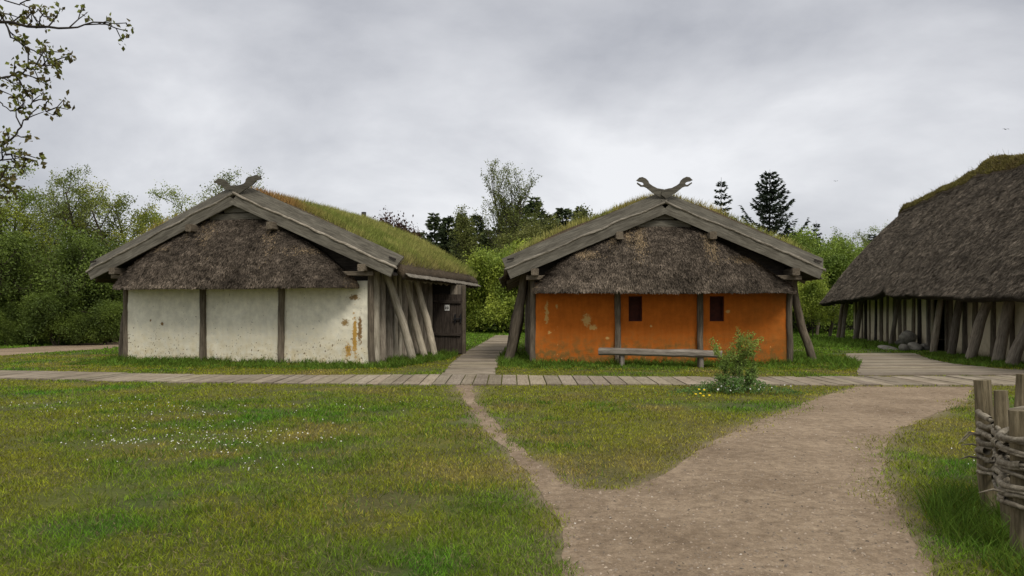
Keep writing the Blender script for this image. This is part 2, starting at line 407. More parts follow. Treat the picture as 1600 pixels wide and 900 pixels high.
# ------------------------------------------------------------------ ground
def gp(l): return [G(*p) for p in l]
DIRT = gp([(712, 602), (735, 640), (752, 668), (790, 705), (822, 745), (850, 780), (872, 820), (880, 850), (878, 900)]) + \
    [(.35, 3.4), (.2, 2.2), (-.4, .6), (-.9, -1.5), (2.2, -1.5), (2.3, .8), (2.3, 2.6)] + \
    gp([(1455, 900), (1430, 850), (1402, 790), (1384, 740), (1382, 700), (1408, 668), (1470, 645), (1512, 628), (1522, 605), (1340, 604), (1290, 618), (1235, 640),
        (1180, 660), (1130, 685), (1080, 712), (1040, 738), (1000, 760), (950, 768), (905, 764), (868, 745), (838, 722), (800, 690), (768, 655), (742, 625), (738, 602)])
LPATH = [(-34, 27.0), (-24, 27.8)] + gp([(0, 556), (60, 552), (120, 548), (170, 545), (215, 541)]) + [(-13, 35.5), (-10, 39)] + [(-11.5, 40.5), (-14.5, 36.8)] + gp([(196, 533), (150, 535), (100, 539), (40, 543), (0, 545)]) + [(-24, 31), (-34, 30)]
BW = [(-30, 18.6), (-16, 18.05), (-11.8, 17.55), (-7, 16.55), (-1.4, 16.02), (2.5, 16.12), (7.5, 16.0), (12.2, 16.0), (20, 16.4), (20, 18.3), (14.5, 18.25), (7, 17.9), (3, 17.9), (-1, 18.5), (-4, 18.35), (-7, 18.35), (-11.8, 19.4), (-16, 20.1), (-30, 20.8)]
BW2 = [(-1.65, 18.45), (-.42, 18.45), (-.42, 23), (-.35, 28), (-.15, 36), (.2, 46), (-1.0, 46), (-1.35, 36), (-1.7, 28), (-1.75, 23)]
BW3 = [(8.3, 18.25), (14.0, 18.25), (12.9, 20), (12.7, 22), (13.3, 24.5), (14.6, 27.2), (13.7, 28.6), (11.9, 27.3), (10.9, 25), (10.0, 22), (9.0, 20)]

GREEN = [(G(380, 700), 2.2), (G(620, 890), 1.2), (G(1480, 730), 1.3), (G(700, 655), 1.0), (G(150, 830), .8), (G(300, 780), .8), (G(450, 650), 3), (G(1560, 860), 1.2)]
def patch(x, y):
    """lawn colour field 0..1 green, and 0..1 straw"""
    n = vnoise(x, y, .55, 21, 4); m = vnoise(x, y, 1.9, 33, 3)
    g = np.clip((n - .53) * 3.2, 0, 1)
    for (c, r) in GREEN:
        d2 = ((x - c[0]) ** 2 + ((y - c[1])) ** 2) / (r * r)
        g = np.maximum(g, np.exp(-d2) * np.clip((m - .2) * 2.2, 0, 1))
    g = np.where(y > 27, np.maximum(g, .75), g)
    s = np.clip((vnoise(x, y, .8, 55, 4) - .56) * 4, 0, 1) * (1 - g)
    return g, s
C_OL = np.array((.215, .228, .018)); C_GR = np.array((.080, .195, .016)); C_ST = np.array((.29, .24, .05)); C_SOIL = np.array((.052, .048, .020))
def lawncol(x, y):
    g, s = patch(x, y); g = g[:, None]; s = s[:, None]
    return (C_OL * (1 - g) + C_GR * g) * (1 - s) + C_ST * s
def axis(a, b, step, far, g=1.25):
    f = list(np.arange(a, b + 1e-6, step)); o = []; d = step; x = b
    while x < far: d *= g; x += d; o.append(x)
    o2 = []; d = step; x = a
    while x > -far: d *= g; x -= d; o2.append(x)
    return np.array(o2[::-1] + f + o)
xs = axis(-22, 22, .25, 900); ys = axis(-1, 40, .25, 1200)
X, Y = np.meshgrid(xs, ys, indexing='ij'); XX = X.ravel(); YY = Y.ravel()
Z = (vnoise(XX, YY, .5, 2, 2) - .5) * .04
gm = (vnoise(XX, YY, 2.5, 77, 3))[:, None]
gcol = lawncol(XX, YY) * .55 * gm + C_SOIL * (1.1 - gm)
rg = np.random.default_rng(3); acc = np.zeros(len(XX)); nk = 24
sel = (np.abs(XX) < 14) & (YY < 18)
for _ in range(nk): acc[sel] += pip(XX[sel] + rg.normal(0, .16), YY[sel] + rg.normal(0, .16), DIRT)
acc = np.clip(acc / nk * 1.5 * (.4 + 1.2 * vnoise(XX, YY, 1.3, 5, 3)), 0, 1)[:, None]
gcol = gcol * (1 - acc) + np.array((.215, .165, .113)) * acc
nx, ny = len(xs), len(ys); i, j = np.meshgrid(np.arange(nx - 1), np.arange(ny - 1), indexing='ij'); a = (i * ny + j).ravel()
near = (np.abs(XX) < 26) & (YY < 44) & (YY > -2)
Z = np.where(near, Z * 0 - .0, Z)
g = np_mesh('ground', np.stack([XX, YY, Z * 0], 1), np.stack([a, a + ny, a + ny + 1, a + 1], 1), M['ground'], col=gcol); tag(g, kind='structure')

def flat_path(name, poly, z, mat, jit=.1, step=.12):
    pts = []
    for k in range(len(poly)):
        x0, y0 = poly[k]; x1, y1 = poly[(k + 1) % len(poly)]; d = math.hypot(x1 - x0, y1 - y0); n = max(1, int(d / step))
        for q in range(n):
            x = x0 + (x1 - x0) * q / n; y = y0 + (y1 - y0) * q / n
            x += (float(vnoise([x], [y], 1.6, 4, 3)[0]) - .5) * 3 * jit; y += (float(vnoise([x], [y], 1.6, 14, 3)[0]) - .5) * 3 * jit
            pts.append((x, y, z))
    bm = bmesh.new(); vv = [bm.verts.new(p) for p in pts]
    es = [bm.edges.new((vv[k], vv[(k + 1) % len(vv)])) for k in range(len(vv))]
    bmesh.ops.triangle_fill(bm, use_beauty=True, use_dissolve=False, edges=es)
    bmesh.ops.recalc_face_normals(bm, faces=bm.faces)
    for f in bm.faces:
        if f.normal.z < 0: f.normal_flip()
    me = bpy.data.meshes.new(name); bm.to_mesh(me); bm.free(); me.materials.append(mat)
    o = bpy.data.objects.new(name, me); COL.objects.link(o); return tag(o, kind='structure')
flat_path('dirt_path', DIRT, .005, M['dirt'], .05)
flat_path('gravel_path', LPATH, .006, M['dirt'])

def planks(name, cells):
    """cells: list of quads (4 (x,y) corners) -> one boardwalk mesh of separate boards"""
    V, Fc = [], []
    cc = []
    for q in cells:
        b = len(V); cx = sum(p[0] for p in q) / 4; cy = sum(p[1] for p in q) / 4; dz = random.uniform(-.006, .008)
        tl = random.uniform(-.006, .006)
        for zz_ in (-.03, .03):
            for k, p in enumerate(q):
                V.append((p[0], p[1], zz_ + dz + (tl if k in (0, 1) else -tl)))
        Fc += [(b + 4, b + 5, b + 6, b + 7), (b, b + 1, b + 5, b + 4), (b + 1, b + 2, b + 6, b + 5), (b + 2, b + 3, b + 7, b + 6), (b + 3, b, b + 4, b + 7)]
        c = random.uniform(.72, 1.12); cc += [(c, c * random.uniform(.96, 1.0), c * random.uniform(.92, 1.0))] * 8
    o = np_mesh(name, V, Fc, M['plank2'], col=np.array(cc)); return tag(o, kind='structure')
def plank_mat(name, stretch):
    t = NT(name); v = t.coords(stretch, False); a = t.n('ShaderNodeAttribute', attribute_name='col'); f = t.noise(v, 2.5, 7, .7); g_ = t.noise(t.coords(rand=False), 1.1, 5)
    c = t.ramp(f, [(.28, (.15, .125, .09)), (.5, (.27, .235, .18)), (.75, (.37, .33, .265))])
    c = t.mix(1, c, a.outputs['Color'], 'MULTIPLY'); c = t.mix(.8, c, t.ramp(g_, [(.3, (.7, .67, .62)), (.7, (1.1,) * 3)]), 'MULTIPLY')
    t.bump(f, .6, .01); return t.out(c, .9)
M['plank2'] = plank_mat('board along y', (12, 1.2, 5))
def interp(xs_, tab):
    return float(np.interp(xs_, [p[0] for p in tab], [p[1] for p in tab]))
nearT = [(p[0], p[1]) for p in BW[:9]]; farT = sorted([(p[0], p[1]) for p in BW[9:]])
cells = []; x = -30.0
while x < 20:
    wd = random.uniform(.24, .36); gap = .025; sk = .06 * math.sin(x * .4) + (.35 if x < -6 else .0) * min(1, (-6 - x) / 6 if x < -6 else 0)
    x2 = x + wd
    j0 = random.uniform(-.04, .04); j1 = random.uniform(-.04, .04)
    cells.append([(x, interp(x, nearT) + j0), (x2 - gap, interp(x2, nearT) + j0), (x2 - gap + sk, interp(x2, farT) + j1), (x + sk, interp(x, farT) + j1)])
    x = x2
planks('boardwalk', cells)
M['plank2'] = plank_mat('board along x', (1.2, 12, 5))
def cross_walk(name, Lt, Rt, y0, y1, tilt=0):
    cells = []; y = y0
    while y < y1:
        wd = random.uniform(.22, .34); y2 = min(y + wd, y1); gap = .022; e0 = random.uniform(-.05, .05); e1 = random.uniform(-.05, .05)
        cells.append([(interp(y, Lt) + e0, y), (interp(y, Rt) + e1, y + tilt), (interp(y2, Rt) + e1, y2 - gap + tilt), (interp(y2, Lt) + e0, y2 - gap)]); y = y2
    return planks(name, cells)
cross_walk('boardwalk', [(18, -1.65), (23, -1.75), (28, -1.7), (36, -1.35), (46, -1.0)], [(18, -.42), (23, -.42), (28, -.35), (36, -.15), (46, .2)], 18.62, 46)
cross_walk('boardwalk', [(18.3, 8.3), (20, 9.0), (22, 10.0), (25, 10.9), (27.3, 11.9)], [(18.3, 14.0), (20, 12.9), (22, 12.7), (24.5, 13.3), (27.2, 14.3)], 18.42, 27.3, .15)

# hut footprints keep grass out
AROT = -math.atan2(.235, .972)
AO = (-8.06, 23.03); BO = (4.4, 22.6); CO = (18.42, 28.17); CROT = -math.atan2(.165, .986)
def to_local(x, y, o, rot):
    dx, dy = x - o[0], y - o[1]; c, s = math.cos(-rot), math.sin(-rot)
    return dx * c - dy * s, dx * s + dy * c
def in_hut(x, y):
    u, v = to_local(x, y, AO, AROT); a = (np.abs(u) < 4.05) & (v > .05) & (v < 9.5)
    u, v = to_local(x, y, BO, 0); b = (np.abs(u) < 3.75) & (v > .05) & (v < 9.5)
    u, v = to_local(x, y, CO, CROT); c = (np.abs(u) < 2.5) & (v > -11) & (v < 12.5)
    return a | b | c

def scatter_ground(n, ymin, ymax, power, margin=1.15, r=rng):
    """points over the visible ground wedge, density falling as distance^-power (per area)"""
    k = 2 - power
    u = r.random(n)
    yy = (ymin ** k + u * (ymax ** k - ymin ** k)) ** (1 / k) if abs(k) > 1e-3 else ymin * (ymax / ymin) ** u
    xx = r.uniform(-1, 1, n) * .667 * margin * yy
    return xx, yy

def masked(x, y, r=rng, soft=.10):
    n = len(x); sf = soft * (.4 + 3.2 * np.clip(vnoise(x, y, .9, 93, 3) - .42, 0, 1) * 3 * np.clip((x - .4) / 1.5, .05, 1)); ex = r.normal(0, 1, n) * sf; ey = r.normal(0, 1, n) * sf
    nz = (vnoise(x, y, 3.0, 91, 2) - .5) * .3
    bad = pip(x + ex + nz, y + ey + nz, DIRT) | pip(x + ex, y + ey, LPATH)
    bad |= pip(x + ex * .4, y + ey * .4, BW) | pip(x + ex * .4, y + ey * .4, BW2) | pip(x + ex * .4, y + ey * .4, BW3) | in_hut(x, y)
    return ~bad

def grass(name, x, y, h, wd, col, lean=.45, r=rng, mat='grass'):
    n = len(x); th = r.uniform(0, 6.283, n); le = r.uniform(0, lean, n)
    D = norm(np.stack([np.cos(th) * le, np.sin(th) * le, np.ones(n)], 1)); ph = r.uniform(0, 6.283, n)
    S = np.stack([np.cos(ph), np.sin(ph), np.zeros(n)], 1)
    bend = np.stack([np.cos(th), np.sin(th), -np.full(n, .35)], 1) * (h * r.uniform(.1, .55, n))[:, None]
    return blades(name, np.stack([x, y, np.zeros(n)], 1), D, S, h, wd, col, M[mat], bend=bend)

# mown lawn
x, y = scatter_ground(620000, 3.6, 60, 1.75)
k = masked(x, y); x, y = x[k], y[k]
dens = vnoise(x, y, 1.1, 61, 3) + .5 * vnoise(x, y, 6, 63, 2); k = rng.random(len(x)) < np.clip((dens - .42) * 3.2, .12, 1); x, y = x[k], y[k]
g_, s_ = patch(x, y)
cl = lawncol(x, y) * rng.uniform(.35, 1.75, (len(x), 1)) * (.7 + .6 * vnoise(x, y, 9, 71, 2)[:, None]); br = rng.random(len(x)) < .08 + .18 * s_
cl[br] = np.array((.26, .22, .10)) * rng.uniform(.6, 1.2, (br.sum(), 1))
h = (.012 + .034 * vnoise(x, y, 2.6, 41, 3) + .022 * g_) * rng.uniform(.6, 1.4, len(x)) * np.clip(1 + y * .008, 1, 1.4)
wd = np.maximum(.0045, y * .00085) * rng.uniform(.7, 1.3, len(x))
tag(grass('lawn_grass', x, y, h, wd, cl, 1.0), 'short mown lawn grass in olive and green patches', 'grass', kind='stuff')

# tall lush grass against walls, posts, the fence and beyond the huts
def band(px, n, r=rng):
    poly = px; xs_ = [p[0] for p in poly]; ys_ = [p[1] for p in poly]
    x = r.uniform(min(xs_), max(xs_), n); y = r.uniform(min(ys_), max(ys_), n); k = pip(x, y, poly); return x[k], y[k]
def loc2w(u, v, o, rot): c, s = math.cos(rot), math.sin(rot); return (o[0] + u * c - v * s, o[1] + u * s + v * c)
polyA = [loc2w(u, v, AO, AROT) for u, v in ((-4.6, .2), (-4.6, -2.1), (-1, -2.6), (3.0, -2.2), (5.3, -1.0), (5.6, 2.5), (5.2, 4.8), (4.1, 4.8), (4.1, .1), (-4.0, .1))]
polyB = [loc2w(u, v, BO, 0) for u, v in ((-5.0, 4), (-4.9, 0), (-5.0, -2.4), (-3, -2.6), (3, -2.6), (6.0, -2.6), (6.9, -1.5), (6.2, .8), (5.8, 4), (3.8, 4), (3.8, .1), (-3.7, .1), (-3.7, 4))]
polyC = [loc2w(u, v, CO, CROT) for u, v in ((-2.45, -8), (-4.8, -8.0), (-4.9, -4), (-3.9, -1.2), (-2.45, -1.0))]
polyC2 = [loc2w(u, v, CO, CROT) for u, v in ((-2.45, 2.5), (-5.0, 2.2), (-6.4, 3), (-7.0, 6), (-6.5, 12), (-2.45, 12.5))]
fenceP = [(2.9, 4.3), (2.45, 3.2), (3.5, 3.0), (4.4, 3.7), (4.2, 5), (4.7, 6.6), (3.9, 6.8), (3.3, 6.2), (2.95, 5.3)]
X_, Y_, H_, W_, Cc = [], [], [], [], []
for poly, n, hh, dark in ((polyA, 40000, .20, 1), (polyB, 40000, .19, 1), (polyC, 13000, .16, 1), (polyC2, 11000, .24, 1), (fenceP, 17000, .27, .9)):
    x, y = band(poly, n); 
    nz = vnoise(x, y, 2.2, 17, 3); k = masked(x, y) & (rng.random(len(x)) < np.clip(nz * 2.6 - .5, .1, 1)); x, y, nz = x[k], y[k], nz[k]
    X_.append(x); Y_.append(y); 
    if poly is polyA: u, v = to_local(x, y, AO, AROT); wl = np.clip(1.15 + v * .42, .22, 1.1)
    elif poly is polyB: u, v = to_local(x, y, BO, 0); wl = np.clip(1.1 + v * .42, .22, 1.1)
    else: wl = np.full(len(x), .8)
    H_.append(hh * wl * (.4 + nz) * rng.uniform(.5, 1.35, len(x)))
    W_.append(np.maximum(.006, y * .0009) * rng.uniform(.7, 1.3, len(x)))
    c = np.array((.080, .155, .022)) * dark * (.5 + vnoise(x, y, 5, 19, 2)[:, None])
    Cc.append(c * rng.uniform(.55, 1.5, (len(x), 1)) + np.array((.03, .012, 0)) * rng.random((len(x), 1)))
tag(grass('tall_grass', np.concatenate(X_), np.concatenate(Y_), np.concatenate(H_), np.concatenate(W_), np.vstack(Cc), .8), 'longer lush green grass growing along walls and fence', 'grass', kind='stuff')

# meadow behind the huts
x, y = rng.uniform(-40, 45, 90000), rng.uniform(30, 75, 90000); k = masked(x, y) & (rng.random(len(x)) < .9); x, y = x[k], y[k]
cl = np.array((.13, .235, .03)) * rng.uniform(.6, 1.4, (len(x), 1)); h = .22 * rng.uniform(.3, 1.2, len(x)) * vnoise(x, y, .4, 8, 2)
tag(grass('meadow_grass', x, y, h, np.full(len(x), .06), cl, .6), 'bright green meadow grass beyond the huts', 'grass', kind='stuff')

# clumps of darker, taller tufts in the lawn
tc_ = [G(*p) for p in ((345, 835), (95, 690), (640, 640), (150, 665), (700, 655), (420, 830), (820, 800), (300, 800), (1500, 640), (130, 680), (930, 640), (500, 640), (240, 850), (600, 870), (520, 730))]
xs2, ys2 = [], []
for cx, cy in tc_ + [(rng.uniform(-.6, .2) * yy, yy) for yy in rng.uniform(5, 14, 40)]:
    m_ = int(rng.uniform(50, 150)); r_ = rng.uniform(.10, .35)
    xs2.append(cx + rng.normal(0, r_ * 1.3, m_)); ys2.append(cy + rng.normal(0, r_ * .8, m_))
x = np.concatenate(xs2); y = np.concatenate(ys2); k = masked(x, y); x, y = x[k], y[k]
cl = np.array((.10, .18, .02)) * rng.uniform(.4, 1.4, (len(x), 1))
tag(grass('grass_tufts', x, y, .075 * rng.uniform(.4, 1.4, len(x)), np.maximum(.005, y * .0009), cl, .9), 'dark taller tufts dotted through the lawn', 'grass', kind='stuff')

# flowers and pebbles
def discs(name, pts, rad, col, mat, label, cat, tilt=.5):
    n = len(pts); k = 6; Nn = norm(rng.normal(size=(n, 3)) * tilt + np.array([0, -.5, 1])); T = norm(np.cross(Nn, np.array([1, .2, 0]))); B = np.cross(Nn, T)
    a = np.arange(k) * 2 * math.pi / k
    V = pts[:, None] + (T[:, None] * np.cos(a)[None, :, None] + B[:, None] * np.sin(a)[None, :, None]) * rad[:, None, None]
    Fa = (np.arange(n) * k)[:, None] + np.arange(k)
    return tag(np_mesh(name, V.reshape(-1, 3), Fa, M[mat], col=np.repeat(col, k, 0)), label, cat, kind='stuff')
fx, fy = [], []
for (px, py, n, sx, sy) in ((190, 698, 42, .35, .12), (320, 685, 45, .7, .25), (360, 697, 50, .5, .25), (300, 645, 22, .5, .3), (230, 655, 22, .6, .3), (30, 636, 14, .4, .2), (430, 735, 16, .3, .15), (260, 672, 30, .8, .3), (380, 675, 30, .8, .5),
                            (410, 640, 30, 1.2, .6), (230, 640, 30, 1.4, .7), (350, 720, 20, .6, .3), (120, 640, 16, 1., .5), (470, 690, 16, .6, .4), (500, 640, 12, 1., .4), (440, 690, 14, .5, .2), (1520, 720, 6, .2, .3)):
    cx, cy = G(px, py); fx.append(cx + rng.normal(0, sx, n)); fy.append(cy + rng.normal(0, sy, n))
x = np.concatenate(fx); y = np.concatenate(fy)
discs('daisies', np.stack([x, y, rng.uniform(.035, .07, len(x))], 1), rng.uniform(.005, .010, len(x)), np.array([(.72, .72, .68)] * len(x)), 'petal', 'small white daisies scattered over the lawn', 'flowers')
# stones on the path
def stones(name, x, y, r, col, label, cat):
    n = len(x); base = np.array([(1, 0, 0), (.5, .87, 0), (-.5, .87, 0), (-1, 0, 0), (-.5, -.87, 0), (.5, -.87, 0), (.3, .2, .6), (-.4, 0, .55)])
    V = base[None] * (r[:, None, None] * rng.uniform(.6, 1.3, (n, 8, 1))); an = rng.uniform(0, 6.28, n); c, s = np.cos(an), np.sin(an)
    X2 = V[..., 0] * c[:, None] - V[..., 1] * s[:, None] * .7; Y2 = V[..., 0] * s[:, None] + V[..., 1] * c[:, None] * .7
    V = np.stack([X2 + x[:, None], Y2 + y[:, None], V[..., 2] + .004], 2)
    tri = np.array([(0, 1, 6), (1, 2, 6), (2, 7, 6), (2, 3, 7), (3, 4, 7), (4, 5, 7), (5, 6, 7), (5, 0, 6)])
    Fa = (np.arange(n) * 8)[:, None, None] + tri[None]
    return tag(np_mesh(name, V.reshape(-1, 3), Fa.reshape(-1, 3), M['pebble'], col=np.repeat(col, 8, 0)), label, cat, kind='stuff')
x, y = scatter_ground(90000, 3.5, 17, 1.6); k = pip(x, y, DIRT); x, y = x[k], y[k]
cl = np.array((.24, .195, .15)) * rng.uniform(.35, 1.6, (len(x), 1)); wh = rng.random(len(x)) < .012; cl[wh] = (.5, .46, .4)
stones('gravel', x, y, .0035 + .013 * rng.random(len(x)) ** 6, cl, 'small loose stones on the bare earth path', 'gravel')
# dry bits on the lawn and path edges
x, y = scatter_ground(9000, 3.8, 16, 1.6); k = masked(x, y) | (rng.random(len(x)) < .12); x, y = x[k], y[k]; n = len(x)
th = rng.uniform(0, 6.28, n); D = np.stack([np.cos(th), np.sin(th), rng.uniform(-.05, .2, n)], 1); S = np.stack([-np.sin(th), np.cos(th), np.zeros(n)], 1)
cl = np.array((.20, .16, .09)) * rng.uniform(.4, 1.5, (n, 1))
tag(strips('dead_grass', np.stack([x, y, np.full(n, .018)], 1), D, S, rng.uniform(.02, .07, n), np.full(n, .005), cl, M['grass']), 'dry stalks and litter lying in the lawn', 'litter', kind='stuff')

# ------------------------------------------------------------------ huts
PROF = [(0, 3.99), (.8, 3.99), (1.3, 3.90), (2.0, 3.60), (2.56, 3.31), (3.1, 2.94), (3.4, 2.68), (3.65, 2.38), (3.85, 2.12)]
PROF_BR = [(0, 3.99), (.8, 3.99), (1.2, 3.82), (1.84, 3.42), (2.54, 3.04), (3.17, 2.62), (3.5, 2.36), (3.85, 2.1)]
PROF_AR = [(0, 3.99), (.8, 3.99), (1.3, 3.78), (1.81, 3.56), (2.31, 3.27), (2.76, 2.98), (3.1, 2.72), (3.45, 2.42), (3.85, 2.15)]
HEAD_B = [(505, 330), (520, 262), (540, 268), (590, 255), (625, 250), (680, 222), (718, 195), (733, 162), (760, 136), (800, 118), (838, 124), (858, 144), (874, 158), (845, 172), (818, 176), (797, 183), (785, 198), (793, 213), (814, 212), (833, 198), (862, 181), (866, 196), (850, 208), (820, 232), (782, 233), (752, 246), (720, 272), (680, 305), (560, 375)]
def hut(name, label, O, rot, hw, ew, zE, zA, zS, zT, L, plaster_mat, orange):
    H = empty(name, (O[0], O[1], 0), rot, label=label, cat='hut')
    sl = (zA - zE) / ew; vB = -.5
    rz = lambda u: zA - abs(u) * sl
    ex = 1.0 / math.sqrt(1 + sl * sl)
    bow = (lambda v: 1 - .115 * np.clip(v / L, 0, 1) ** 1.4) if not orange else (lambda v: 1 + 0 * v)
    # --- walls
    pu = [-1.33, 1.3] if not orange else [-1.29, 1.12]
    if not orange:
        def fw(a, b):
            u = -hw + 2 * hw * a; z = b * 2.42
            bulge = sum(.035 * np.exp(-((u - c) / 1.0) ** 2) for c in (-2.7, 0, 2.7))
            v = -bulge * np.sin(np.clip(z / 2.3, 0, 1) * 3.14) - .05 * (vnoise(u, z, 1.3, 12, 3) - .5) - .02 * (vnoise(u, z, 7, 15, 2) - .5)
            return np.stack([u, v, z], -1)
        slab('front_wall', fw, 150, 60, (0, .2, 0), plaster_mat, H)
    else:
        def seg_(u0, u1, z0, z1):
            def f(a, b):
                u = u0 + (u1 - u0) * a; z = z0 + (z1 - z0) * b
                v = -.045 * (vnoise(u, z, 1.3, 12, 3) - .5) - .02 * (vnoise(u, z, 7, 15, 2) - .5)
                return np.stack([u, v, z], -1)
            return f
        wu = [(-.97, -.57), (1.42, 1.84)]; zb, zt_ = 1.24, 1.98
        fns = [seg_(-hw, hw, 0, zb), seg_(-hw, hw, zt_, 2.36), seg_(-hw, wu[0][0], zb, zt_), seg_(wu[0][1], wu[1][0], zb, zt_), seg_(wu[1][1], hw, zb, zt_)]
        Vs, Fs, off = [], [], 0
        tmp = []
        for f_ in fns:
            tmp.append(slab('front_wall', f_, 60, 26, (0, .2, 0), plaster_mat, H))
        vv = []; ff = []; off = 0
        for o in tmp:
            me = o.data; n = len(me.vertices); c = np.empty(n * 3, np.float32); me.vertices.foreach_get('co', c); vv.append(c.reshape(-1, 3))
            ff.append(np.array([p.vertices[:] for p in me.polygons]) + off); off += n; bpy.data.objects.remove(o); bpy.data.meshes.remove(me)
        np_mesh('front_wall', np.vstack(vv), np.vstack(ff), plaster_mat, H, smooth=False)
        for (a0, a1) in wu:
            wo_ = slab('window', lambda a, b, a0=a0, a1=a1: np.stack([a0 + (a1 - a0) * a, .16 + 0 * a, zb + (zt_ - zb) * b], -1), 4, 6, (0, .03, 0), M['shutter'], H, smooth=False)
            for (q0, q1) in (((a0 - .0, .06, zb + .02), (a1, .06, zb + .02)), ((a0, .06, zt_ - .02), (a1, .06, zt_ - .02)), ((a0 + .02, .06, zb), (a0 + .02, .06, zt_)), ((a1 - .02, .06, zb), (a1 - .02, .06, zt_))):
                beam('window_frame', q0, q1, .05, .035, M['shutter'], wo_, jit=.002)
    for u in pu:
        beam('wall_post', (u, -.07, -.05), (u + random.uniform(-.02, .02), -.05, 2.6), .17, .19, M['post'], H, up=(0, 1, 0), jit=.022, ch=.3)
    for sgn in (-1, 1):
        log('corner_post', (sgn * (hw + .05), .02, -.05), (sgn * (hw + .03), .0, rz(hw) - .3), .10, .085, M['post'], H, .03)
    slab('back_wall', lambda a, b: np.stack([-hw + 2 * hw * a, L - .5 + 0 * a, b * 3.0], -1), 4, 4, (0, -.2, 0), plaster_mat, H)
    # side walls of upright staves in front of dark boards
    for sgn in (-1, 1):
        slab('side_wall', lambda a, b, sgn=sgn: np.stack([sgn * (hw - .10) + 0 * a, .22 + (L - .95) * a, b * (rz(hw) - .25)], -1), 6, 3, (-sgn * .1, 0, 0), M['dark'], H, smooth=False)
        v = .32; kk = 0
        while v < L - .6:
            w_ = random.uniform(.09, .15) if not (sgn > 0 and not orange) else (.17, .15, .16, .09, .08, .14, .12, .16, .14)[kk % 9]
            if not (sgn == 1 and not orange and 5.2 < v < 7.2):
                log('stave', (sgn * (hw + .0), v, -.05), (sgn * (hw - .02), v + random.uniform(-.03, .03), rz(hw) - .28), w_, w_ * .9, M['pale'] if (sgn > 0 and not orange and kk in (0, 3, 4, 6)) else M['stave'], H, .02, sides=10)
            v += w_ * 2 + (random.uniform(.12, .26) if (sgn > 0 and not orange) else random.uniform(.06, .17)); kk += 1
    # wall plates, purlins
    for sgn in (-1, 1):
        beam('wall_plate', (sgn * hw, vB - .12, rz(hw) - .42), (sgn * hw * .97, L - .2, rz(hw) - .42), .22, .2, M['post'], H)
        beam('purlin', (sgn * 1.33, vB - .26, rz(1.33) - .40), (sgn * 1.33, L - .2, rz(1.33) - .40), .2, .22, M['post'], H)
        beam('tie_beam', (sgn * (hw + .25), vB + .2, rz(hw) - .58), (sgn * (hw - 1.3), vB + .2, rz(hw) - .56), .14, .13, M['post'], H)
    # gable boards
    for k_, (zc, hgt) in enumerate(((zT + .06, .20), (zT + .27, .20), (zT + .48, .20))):
        half = max(.12, (zA - zc - .25) / sl)
        if zc + .1 < zA - .1: beam('gable_board', (-half, -.32 - .01 * k_, zc), (half, -.32 - .01 * k_, zc), .04, hgt - .012, M['barge'], H, jit=.004)
    def gw(a, b):
        z = 2.3 + b * (zA - .24 - 2.3); hwz = np.minimum(hw * .985, (zA - .22 - z) / sl); return np.stack([hwz * (2 * a - 1), .12 + 0 * a, z], -1)
    slab('gable_wall', gw, 4, 24, (0, .08, 0), M['dark'], H, smooth=False)
    # leaning buttress posts
    for sgn in (-1, 1):
        if not orange and sgn > 0:
            spec = [((4.1 + .74, 1.5), (4.12, .75), .13), ((4.1 + .55, 3.15), (4.15, 2.45), .12), ((4.1 + .72, 3.55), (4.15, 3.1), .12)]
        elif orange and sgn < 0:
            spec = [((-4.56, .7), (-3.98, .45), .15), ((-4.50, 1.9), (-3.95, 1.7), .13), ((-4.4, 3.3), (-3.95, 3.2), .12), ((-4.5, 5), (-3.95, 4.8), .12), ((-4.5, 7), (-3.95, 6.8), .12)]
        elif orange:
            spec = [((4.78, .8), (3.98, .6), .13), ((4.35, 2.3), (3.95, 2.1), .12), ((4.5, 4.6), (3.95, 4.4), .12), ((4.5, 6.6), (3.95, 6.4), .12)]
        else:
            spec = [((-4.55, .3), (-4.14, .25), .11), ((-4.8, 2.6), (-4.12, 2.5), .12), ((-4.8, 5), (-4.12, 4.9), .12), ((-4.8, 7), (-4.12, 6.9), .12)]
        for (b_, t_, r_) in spec:
            log('buttress_post', (b_[0], b_[1], -.1), (t_[0], t_[1], rz(hw) - .22), r_, r_ * .8, M['pale'] if (not orange and sgn > 0) else M['post'], H, .07, sides=11, knob=.16)
    # roof deck
    for sgn in (-1, 1):
        slab('roof_deck', lambda a, b, sgn=sgn: np.stack([sgn * (.02 + (ew - .15) * a) * bow(vB + .08 + (L + .35) * b), vB + .08 + (L + .35) * b, rz(0) - (.02 + (ew - .15) * a) * sl - .20 + .02 * np.sin(b * 40)], -1), 6, 30, (0, 0, -.06), M['dark'], H, smooth=False)
        k_ = .9
        while k_ < L:
            beam('rafter_end', (sgn * (hw - .2), k_, rz(hw) - .18), (sgn * (ew - .06) * float(bow(k_)), k_, rz(ew) - .30), .09, .1, M['stave'], H, jit=.004); k_ += random.uniform(.55, .8)
    # turf
    def turf(a, b):
        u = (a * 2 - 1) * (ew + .02); v = -.12 + (L + .07) * b
        th_ = .34 + .10 * (vnoise(u, v, .7, 70, 3) - .3) + (.10 if not orange else .24)
        edge = np.clip((ew + .02 - np.abs(u)) / .6, 0, 1) ** .5
        back = np.clip((L - .05 - v) / 1.6, 0, 1) ** .5
        z = zA - np.sqrt(u * u + .12) * sl - .20 + th_ * (.45 + .55 * edge) * (.5 + .5 * back)
        z = z - .35 * (1 - back) * (1 - np.abs(u) / ew) + .14 * np.sin(np.clip(np.abs(u) / ew, 0, 1) * math.pi) * (1 if not orange else .3)
        sag = .10 * np.clip(v / L, 0, 1) * (0 if orange else 1)
        return np.stack([u * bow(v), v, z + sag], -1)
    def tcol(V):
        n = vnoise(V[:, 0], V[:, 1], 1.5, 5, 2)[:, None]; return np.array((.06, .05, .022)) * (.6 + n)
